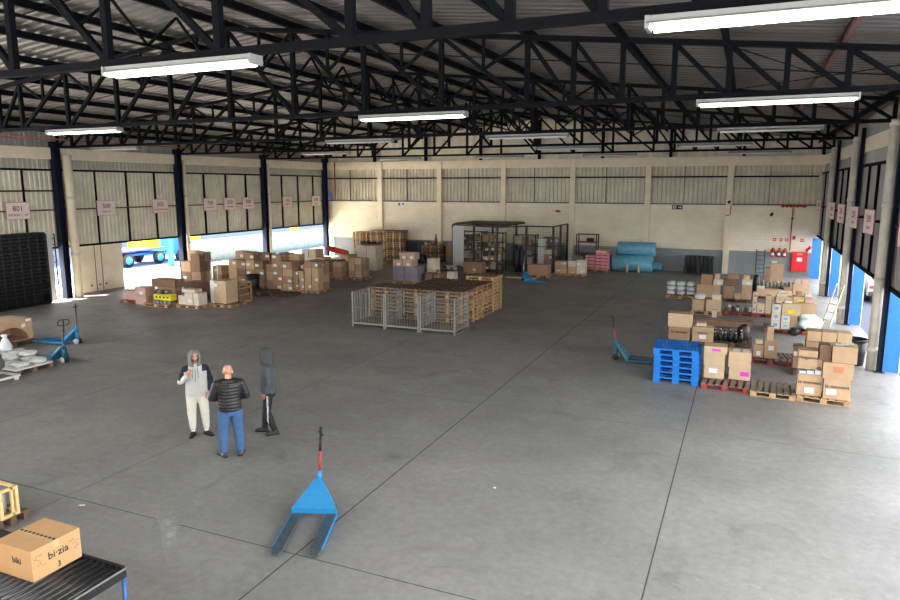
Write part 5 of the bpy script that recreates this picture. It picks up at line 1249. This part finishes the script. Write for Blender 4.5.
def person(label, loc, rot, P):
    t = thing('person', label, 'person', loc, rot); t.scale = (P.get('sc', 1),) * 3
    sk = P['skin']; H = P.get('H', 1.78) / 1.78
    neck, head = P['neck'], P['head']
    body = MB()
    # head: cranium, jaw, nose, ears, brow
    tilt = P.get('nod', 0)
    R = Matrix.Translation(head) @ Matrix.Rotation(P.get('turn', 0), 4, 'Z') @ Matrix.Rotation(tilt, 4, 'X')
    hs = P.get('hs', 1.04); R = R @ Matrix.Scale(hs, 4)
    def hp(x, y, z): return R @ V(x, y, z)
    body.ball(hp(0, .012, .035), (.077, .096, .088), n=20, mtx=R.to_3x3())
    body.ball(hp(0, -.025, -.035), (.058, .066, .075), n=18, mtx=R.to_3x3())
    body.ball(hp(0, -.068, -.082), (.026, .022, .022), n=12)           # chin
    body.tube([hp(0, -.088, .018), hp(0, -.112, -.022), hp(0, -.098, -.034)], [.010, .017, .013], 10)  # nose
    body.tube([hp(-.035, -.078, .03), hp(0, -.09, .032), hp(.035, -.078, .03)], .012, 8)   # brow
    for s in (-1, 1): body.ball(hp(s * .08, .012, -.005), (.012, .022, .034), n=12, mtx=R.to_3x3())
    body.tube([head + V(0, .02, -.06), neck, neck + V(0, .005, -.06)], [.056, .06, .075], 14)
    tz = P['torso']                                               # rings (cx, cy, z, rx, ry)
    body.rings([(a, b, c, d - .02, e - .02) for a, b, c, d, e in tz], 24)
    for s in ('L', 'R'):
        sh, el, wr = P['arm' + s]
        body.tube([sh + (V(0, 0, .0)), sh.lerp(el, .5), el, el.lerp(wr, .5), wr], [.048, .045, .038, .036, .027], 12)
        body.tube([tuple(V(sh.x * .4, sh.y, sh.z + .01)), tuple(sh)], [.05, .05], 12)
        hip, kn, an, toe = P['leg' + s]
        body.tube([hip + V(0, 0, .04), hip.lerp(kn, .5), kn, kn.lerp(an, .4), an], [.08, .075, .054, .054, .038], 14)
        body.tube([an + V(0, .04, -.03) * 1.0, an.lerp(toe, .5) + V(0, 0, -.02), toe], [.036, .035, .026], 10)
    for s in ('L', 'R'):
        wr = P['arm' + s][2]; f, n, cu, si = P['hand' + s]; hand(body, wr, f, n, si, cu)
    remeshed(body, 'body', [sk], t, .009, 2)
    # face details
    for s in (-1, 1):
        e = MB(); e.ball(hp(s * .03, -.079, .012), (.012, .008, .008), n=10, mtx=R.to_3x3()); e.ball(hp(s * .03, -.0865, .012), (.0055, .003, .0055), n=8, mi=1); e.build('eye', [M_white, M_ink], t)
        MB().tube([hp(s * .016, -.094, .034), hp(s * .045, -.085, .037)], .0045, 6).build('eyebrow', mat('brow_hair', (58, 42, 34), .9), t)
    MB().tube([hp(-.022, -.083, -.058), hp(0, -.091, -.057), hp(.022, -.083, -.058)], .0055, 8).build('lips', mat('lip', (158, 92, 82), .6), t)
    if P.get('beard'):
        b = MB(); b.ball(hp(0, -.036, -.052), (.061, .062, .052), n=18, mtx=R.to_3x3()); b.build('beard', mat('stubble', (112, 78, 64), .9), t)
    # jacket
    j = MB(); g = P.get('puff', 0)
    if g:
        z0, z1 = tz[0][2], tz[-1][2]; rr = []
        n = 40
        for i in range(n + 1):
            z = z0 + (z1 - z0) * i / n
            for k in range(len(tz) - 1):
                if tz[k][2] <= z <= tz[k + 1][2] + 1e-6:
                    f = (z - tz[k][2]) / (tz[k + 1][2] - tz[k][2]); break
            A = [tz[k][q] * (1 - f) + tz[k + 1][q] * f for q in range(5)]
            pu = g * abs(math.sin(math.pi * (z - z0) / .062)); rr.append((A[0], A[1], z, A[3] + pu, A[4] + pu))
        j.rings(rr, 28)
    else: j.rings(tz, 26)
    for s in ('L', 'R'):
        sh, el, wr = P['arm' + s]; q = 24; pts = []; rs = []
        for i in range(q + 1):
            f = i / q; p = sh.lerp(el, f * 2) if f < .5 else el.lerp(wr, (f - .5) * 2 * .95)
            pts.append(p); r = .072 - .02 * f
            if g: r += g * .8 * abs(math.sin(math.pi * f * 9))
            elif 0: pass
            else: r += .003 * math.sin(f * 31)
            rs.append(r)
        j.tube(pts, rs, 14); j.ball(sh, (.074, .08, .074), n=14); j.tube([V(sh.x * .3, sh.y, sh.z + .035), sh.lerp(V(0, sh.y, sh.z + .03), .3), sh], [.072, .078, .070], 14)
    if P['hood'] == 'up':
        pass
    j.tube([neck + V(0, .0, -.07), neck + V(0, .005, .0)], [.10, .078], 16)   # collar
    remeshed(j, 'jacket', P['jmats'], t, .011, 2, P.get('jfn'))
    if P['hood'] == 'up':
        h = MB(); n = 20; vs = []; fs = []
        # open shell around the head, face opening to local -Y
        for i in range(9):
            th = math.pi * (i / 8) ; 
            for k in range(n + 1):
                ph = math.radians(-90 + 48) + (2 * math.pi - math.radians(96)) * k / n
                pass
        rows = [(-.175, .108, .108), (-.13, .104, .108), (-.075, .105, .116), (-.02, .107, .124), (.03, .104, .126), (.07, .093, .118), (.10, .074, .10), (.122, .048, .07), (.134, .012, .02)]
        for (z, rx, ry) in rows:
            for k in range(n + 1):
                op = math.radians(14 if z < -.15 else 24 if z < -.1 else 36 if z < -.05 else 40 if z < .06 else 30 if z < .09 else 8)
                a = -math.pi / 2 + op + (2 * math.pi - 2 * op) * k / n
                vs.append(hp(rx * math.cos(a), .015 + ry * math.sin(a), z))
        for i in range(len(rows) - 1):
            for k in range(n): a = i * (n + 1) + k; fs.append((a, a + 1, a + n + 2, a + n + 1))
        h.add(vs, fs, 0, True); ho = h.build('hood', P['hoodm'], t)
        so = ho.modifiers.new('thick', 'SOLIDIFY'); so.thickness = .014; so.offset = 1
    else:
        h = MB(); h.tube([neck + V(-.085, .03, -.02), neck + V(-.06, .085, -.06), neck + V(0, .115, -.09), neck + V(.06, .085, -.06), neck + V(.085, .03, -.02)], [.025, .04, .05, .04, .025], 12)
        h.ball(neck + V(0, .10, -.12), (.10, .04, .085), n=14); remeshed(h, 'hood', [P['hoodm']], t, .011, 2)
    # trousers
    tr = MB(); zt = tz[0][2]
    tr.rings([(tz[0][0], tz[0][1], .80, tz[0][3] * .80, tz[0][4] * .86), (tz[0][0], tz[0][1], .88, tz[0][3] * .93, tz[0][4] * .95), (tz[0][0], tz[0][1], max(zt + .05, .97), tz[0][3] * .92, tz[0][4] * .90)], 24)
    for s in ('L', 'R'):
        hip, kn, an, toe = P['leg' + s]; lo = P.get('cuff', .055); q = 20; pts = []; rs = []
        for i in range(q + 1):
            f = i / q; p = hip.lerp(kn, f * 2) if f < .5 else kn.lerp(an + V(0, 0, P.get('cuffz', .0)), (f - .5) * 2)
            pts.append(p); rs.append((.108 - .058 * f * .8) * P.get('legw', 1) + .0035 * math.sin(f * 40) * (1 if f > .35 else 0) + (lo - .06 if i > q - 2 else 0))
        tr.tube(pts, rs, 16)
    remeshed(tr, 'trousers', P['tmats'], t, .012, 2, P.get('tfn'))
    for s in ('L', 'R'):
        hip, kn, an, toe = P['leg' + s]
        if P.get('socks'): MB().tube([an + V(0, 0, -.03), an + V(0, 0, .05)], [.042, .044], 14).build('sock', M_white, t)
        d = (toe - an); d.z = 0; d.normalize(); w = MB(); r_ = d.cross(V(0, 0, 1))
        base = V(an.x, an.y, 0)
        w.tube([base - d * .065 + V(0, 0, .042), base - d * .02 + V(0, 0, .055), base + d * .06 + V(0, 0, .05), base + d * .14 + V(0, 0, .038), base + d * .2 + V(0, 0, .03)], [.036, .047, .046, .040, .024], 14)
        w.tube([base + V(0, 0, .04), base + V(0, 0, .095)], [.045, .044], 14)
        so_ = remeshed(w, 'shoe', [P['shoem']], t, .009, 2)
        sl = MB(); sl.bar(base - d * .085 + V(0, 0, .009), base + d * .2 + V(0, 0, .009), .078, .016); sl.build('sole', P.get('solem', M_black), so_)
    return t
skinA = mat('light_skin', (198, 148, 124), .55); skinB = mat('ruddy_skin', (206, 150, 126), .5)
# man in pale jacket, facing the camera
A_j = mat('grey_white_jacket', (196, 196, 190), .8, noise=.05, scale=10); A_n = mat('navy_sleeve', (26, 28, 46), .8); A_w = mat('white_panel', (222, 222, 220), .8)
def A_fn(c):
    if abs(c.x) > .212 or c.z > 1.36 and abs(c.x) > .13:
        if c.x < 0: return 1 if (c.z > 1.20 and c.y > -.16) else 2
        return 1
    return 0
PA = dict(sc=.985, skin=skinA, neck=V(0, .005, 1.50), head=V(0, -.025, 1.655), nod=math.radians(8), turn=math.radians(10),
          torso=[(0, 0, .84, .215, .145), (0, 0, .93, .215, .15), (0, -.005, 1.1, .205, .142), (0, 0, 1.28, .215, .148), (0, .005, 1.38, .195, .132), (0, .01, 1.45, .145, .105), (0, .01, 1.51, .085, .08)],
          armR=(V(-.190, .01, 1.395), V(-.29, -.06, 1.16), V(-.13, -.245, 1.33)), armL=(V(.190, .01, 1.395), V(.275, .05, 1.13), V(.225, -.07, .92)),
          handR=(V(.25, -.25, .9), V(.4, .9, .2), .95, 1), handL=(V(-.15, -.25, -.9), V(-1, 0, 0), .5, -1),
          legR=(V(-.10, 0, .9), V(-.115, -.03, .5), V(-.11, .01, .09), V(-.15, -.15, .04)), legL=(V(.10, 0, .9), V(.135, -.04, .5), V(.15, -.02, .09), V(.24, -.14, .04)),
          hood='up', hoodm=mat('grey_hood', (124, 124, 120), .9), jmats=[A_j, A_n, A_w], jfn=A_fn, tmats=[mat('cream_joggers', (222, 218, 204), .85, noise=.04, scale=8)],
          socks=True, cuffz=.06, shoem=M_black, solem=M_black, beard=True, legw=1.05)
pa = person('man in grey white jacket and cream joggers, hood up, hand at chin', (-9.86, 10.08, 0), math.radians(42), PA)
MB().tube([(0.0, -.139, .90), (0, -.139, 1.1), (0, -.148, 1.28), (0, -.135, 1.42)], .005, 6).build('zip', M_dgrey, pa)
for s in (-1, 1): MB().tube([(s * .05, -.128, 1.44), (s * .055, -.146, 1.33), (s * .05, -.150, 1.24)], .005, 6).build('drawstring', M_dgrey, pa)
MB().bar((-.12, -.112, 1.0), (-.10, -.118, 1.12), .015, .006).build('pocket_zip', M_dgrey, pa)
# bald man, back to the camera
PB = dict(skin=skinB, neck=V(0, .0, 1.475), head=V(0, -.035, 1.60), nod=math.radians(12), hs=1.08, turn=math.radians(-5),
          torso=[(0, 0, .88, .20, .15), (0, -.01, .98, .212, .165), (0, -.015, 1.12, .20, .16), (0, -.005, 1.28, .215, .15), (0, .005, 1.39, .215, .135), (0, .01, 1.45, .155, .105), (0, .005, 1.49, .085, .085)],
          armR=(V(-.21, .0, 1.39), V(-.31, -.02, 1.13), V(-.12, -.23, 1.06)), armL=(V(.21, .0, 1.39), V(.31, -.02, 1.13), V(.12, -.23, 1.06)),
          handR=(V(.7, -.45, 0), V(.3, .9, -.1), .6, 1), handL=(V(-.7, -.45, 0), V(-.3, .9, -.1), .6, -1),
          legR=(V(-.105, 0, .9), V(-.135, -.02, .49), V(-.155, .02, .09), V(-.20, -.13, .04)), legL=(V(.105, 0, .9), V(.13, -.02, .49), V(.15, .02, .09), V(.22, -.12, .04)),
          hood='down', puff=.011, hoodm=mat('black_puffer_hood', (30, 28, 30), .5), jmats=[mat('black_puffer', (34, 31, 33), .45)], tmats=[mat('blue_jeans', (62, 96, 138), .85, noise=.12, scale=7)],
          shoem=mat('grey_shoes', (72, 78, 84), .7), legw=1.12, cuff=.06)
person('bald man in black puffer jacket and blue jeans, back to camera', (-8.52, 9.5, 0), math.radians(180 + 42), PB)
# man in dark hoodie, in profile
C_s = mat('black_track', (26, 26, 28), .75); C_w = mat('track_stripe', (190, 190, 188), .7)
def C_fn(c): return 1 if (c.z < .86 and c.x > .13 and abs(c.y - (.0 if c.z > .5 else -.01)) < .013) else 0
PC = dict(sc=.975, skin=mat('tan_skin', (150, 104, 84), .55), neck=V(0, .01, 1.515), head=V(0, -.03, 1.665), nod=math.radians(4),
          torso=[(0, .01, .88, .19, .15), (0, .005, .98, .20, .16), (0, .01, 1.12, .19, .155), (0, .02, 1.28, .20, .16), (0, .025, 1.39, .195, .14), (0, .02, 1.48, .145, .10), (0, .015, 1.52, .085, .08)],
          armR=(V(-.19, .03, 1.42), V(-.235, .07, 1.14), V(-.20, -.08, .93)), armL=(V(.19, .03, 1.42), V(.245, .06, 1.13), V(.22, -.05, .90)),
          handR=(V(.1, -.3, -.95), V(1, 0, 0), .6, 1), handL=(V(-.05, -.3, -.95), V(-1, -.1, 0), .6, -1),
          legR=(V(-.095, .01, .9), V(-.10, -.07, .5), V(-.10, -.12, .09), V(-.12, -.30, .04)), legL=(V(.095, .01, .9), V(.11, -.03, .49), V(.12, .12, .09), V(.16, -.05, .04)),
          hood='up', hoodm=mat('charcoal_hood', (66, 68, 70), .9), jmats=[mat('charcoal_hoodie', (74, 77, 80), .9, noise=.05, scale=9)], tmats=[C_s, C_w], tfn=C_fn,
          shoem=mat('black_grey_shoes', (48, 50, 52), .7), cuff=.058, legw=.98)
person('man in charcoal hoodie and black track pants with white stripe, in profile', (-8.62, 10.74, 0), rot_of(-.84, -.5), PC)

# ---------------------------------------------------------------- outside
o = MB().box(-33.2, -33.0, 33.2, 75, -.06, 1.42)
w_ = o.build('yard_wall', mat('pale_yard_wall', (92, 106, 110), .8, noise=.05, scale=2)); tag(w_, 'long low pale wall across the yard, seen through left doorways', 'wall')
p = MB(); corrugated(p, 33.2, 75, .05, 1.35, lambda u, v, d: (-32.98 + d, u, v), .5, .04); p.build('ribbed_face', MATS['pale_yard_wall'], w_)
t = thing('warehouse_building', 'white and blue banded building beyond the yard wall', 'building', (-46, 55, 0))
MB().box(-4, 4, -36, 40, -.06, .9).build('wall', mat('grey_wall', (104, 116, 128), .8), t); MB().box(-4, 4, -36, 40, .9, 2.0).build('blue_band', mat('band_blue', (26, 56, 110), .7), t); MB().box(-4, 4, -36, 40, 2.0, 4.2).build('upper_wall', MATS['grey_wall'], t); MB().box(-4.3, 4.3, -36, 40, 4.2, 4.5).build('roof', M_white, t)
MB().box(4.0, 4.05, -12.3, -10.6, .2, 1.5).build('yellow_board', M_yellow, t); MB().box(4.0, 4.05, 1.8, 3.1, -.0, 1.3).build('yellow_board', M_yellow, t)
# flatbed truck beyond the left door
t = thing('flatbed_truck', 'blue flatbed truck with yellow cab outside the left doorway', 'truck', (-36.2, 32.2, -.06))
Mt = mat('truck_blue', (30, 110, 196), .4)
MB().box(-.5, .5, -1.6, 2.4, .62, .76).build('chassis', Mt, t); MB().box(-1.0, 1.0, -2.0, 2.0, .95, 1.05).build('flatbed', mat('bed_lilac', (84, 92, 150), .6), t)
MB().box(-.9, .9, .5, 1.5, 1.06, 1.75).build('load_box', M_yellow, t)
c = MB(); c.add([(-1, 2.5, .5), (1, 2.5, .5), (1, 4.0, .5), (-1, 4.0, .5), (-1, 2.5, 2.3), (1, 2.5, 2.3), (1, 3.6, 2.3), (-1, 3.6, 2.3), (-1, 4.0, 1.4), (1, 4.0, 1.4)], [(3, 2, 1, 0), (4, 5, 6, 7), (0, 1, 5, 4), (3, 8, 9, 2), (8, 7, 6, 9), (0, 4, 7, 8, 3), (1, 2, 9, 6, 5)]); c.build('cab', Mt, t)
for y in (-1.2, 1.3, 3.2):
    for s in (-1, 1):
        wh = MB().tube([(s * .95 - .12, y, .42), (s * .95 + .12, y, .42)], .42, 18).build('wheel', M_black, t)
        MB().tube([(s * (.95 + .13), y, .42), (s * (.95 + .14), y, .42)], .25, 14).build('hub', mat('hub_blue', (60, 170, 230), .5), wh)
tag(MB().box(-.12, .12, -.12, .12, 0, 2.6).build('gate_post', M_blue, loc=(-33.3, 32.6, -.06)), 'blue gate post at the end of the pale yard wall', 'post')
# car on the right yard
t = thing('parked_car', 'white car parked outside the right side openings', 'car', (5.9, 36.5, -.14))
c = MB()
prof = [(-2.05, .35), (-2.05, .85), (-1.75, .98), (-1.3, 1.4), (.35, 1.45), (1.05, .98), (1.95, .82), (2.05, .35)]
vs = [(sx * (.82 if z < 1.2 else .64), y, z) for sx in (-1, 1) for (y, z) in prof]; n = len(prof)
c.add(vs, [tuple(range(n))[::-1], tuple(range(n, 2 * n))] + [(i, (i + 1) % n, n + (i + 1) % n, n + i) for i in range(n)]); c.build('body', M_white, t)
g = MB(); g.add([(-.66, -1.70, 1.03), (.66, -1.70, 1.03), (.56, -1.36, 1.36), (-.56, -1.36, 1.36)], [(0, 1, 2, 3)]); g.v = [(x, y - .02, z + .01) for x, y, z in g.v]
g.build('rear_window', mat('car_glass', (40, 58, 58), .15), t)
g = MB(); g.add([(-.79, -1.4, 1.0), (-.79, .8, 1.0), (-.68, .3, 1.36), (-.68, -1.2, 1.36)], [(0, 1, 2, 3)]); g.build('side_window', MATS['car_glass'], t)
MB().box(-.8, .8, -2.12, -2.04, .35, .55).build('bumper', M_dgrey, t)
for s in (-1, 1):
    MB().box(s * .68 - .1, s * .68 + .1, -2.07, -2.04, .66, .8).build('tail_lamp', M_redpipe, t)
    for y in (-1.25, 1.3): MB().tube([(s * .72 - .1, y, .31), (s * .72 + .1, y, .31)], .31, 16).build('wheel', M_black, t)
# distant low wall on the right
t = MB().box(14, 14.3, 5, 90, -.14, 2.4).build('boundary_wall', mat('right_yard_wall', (190, 198, 204), .8)); tag(t, 'pale boundary wall beyond the right yard', 'wall')

for k, v in SEEN.items():
    if v > 1: print('DUPLICATE LABEL', v, k)
n = 0
for o in COL.objects:
    if o.get('label') and not (4 <= len(o['label'].split()) <= 16): print('LABEL LEN', len(o['label'].split()), o['label'])
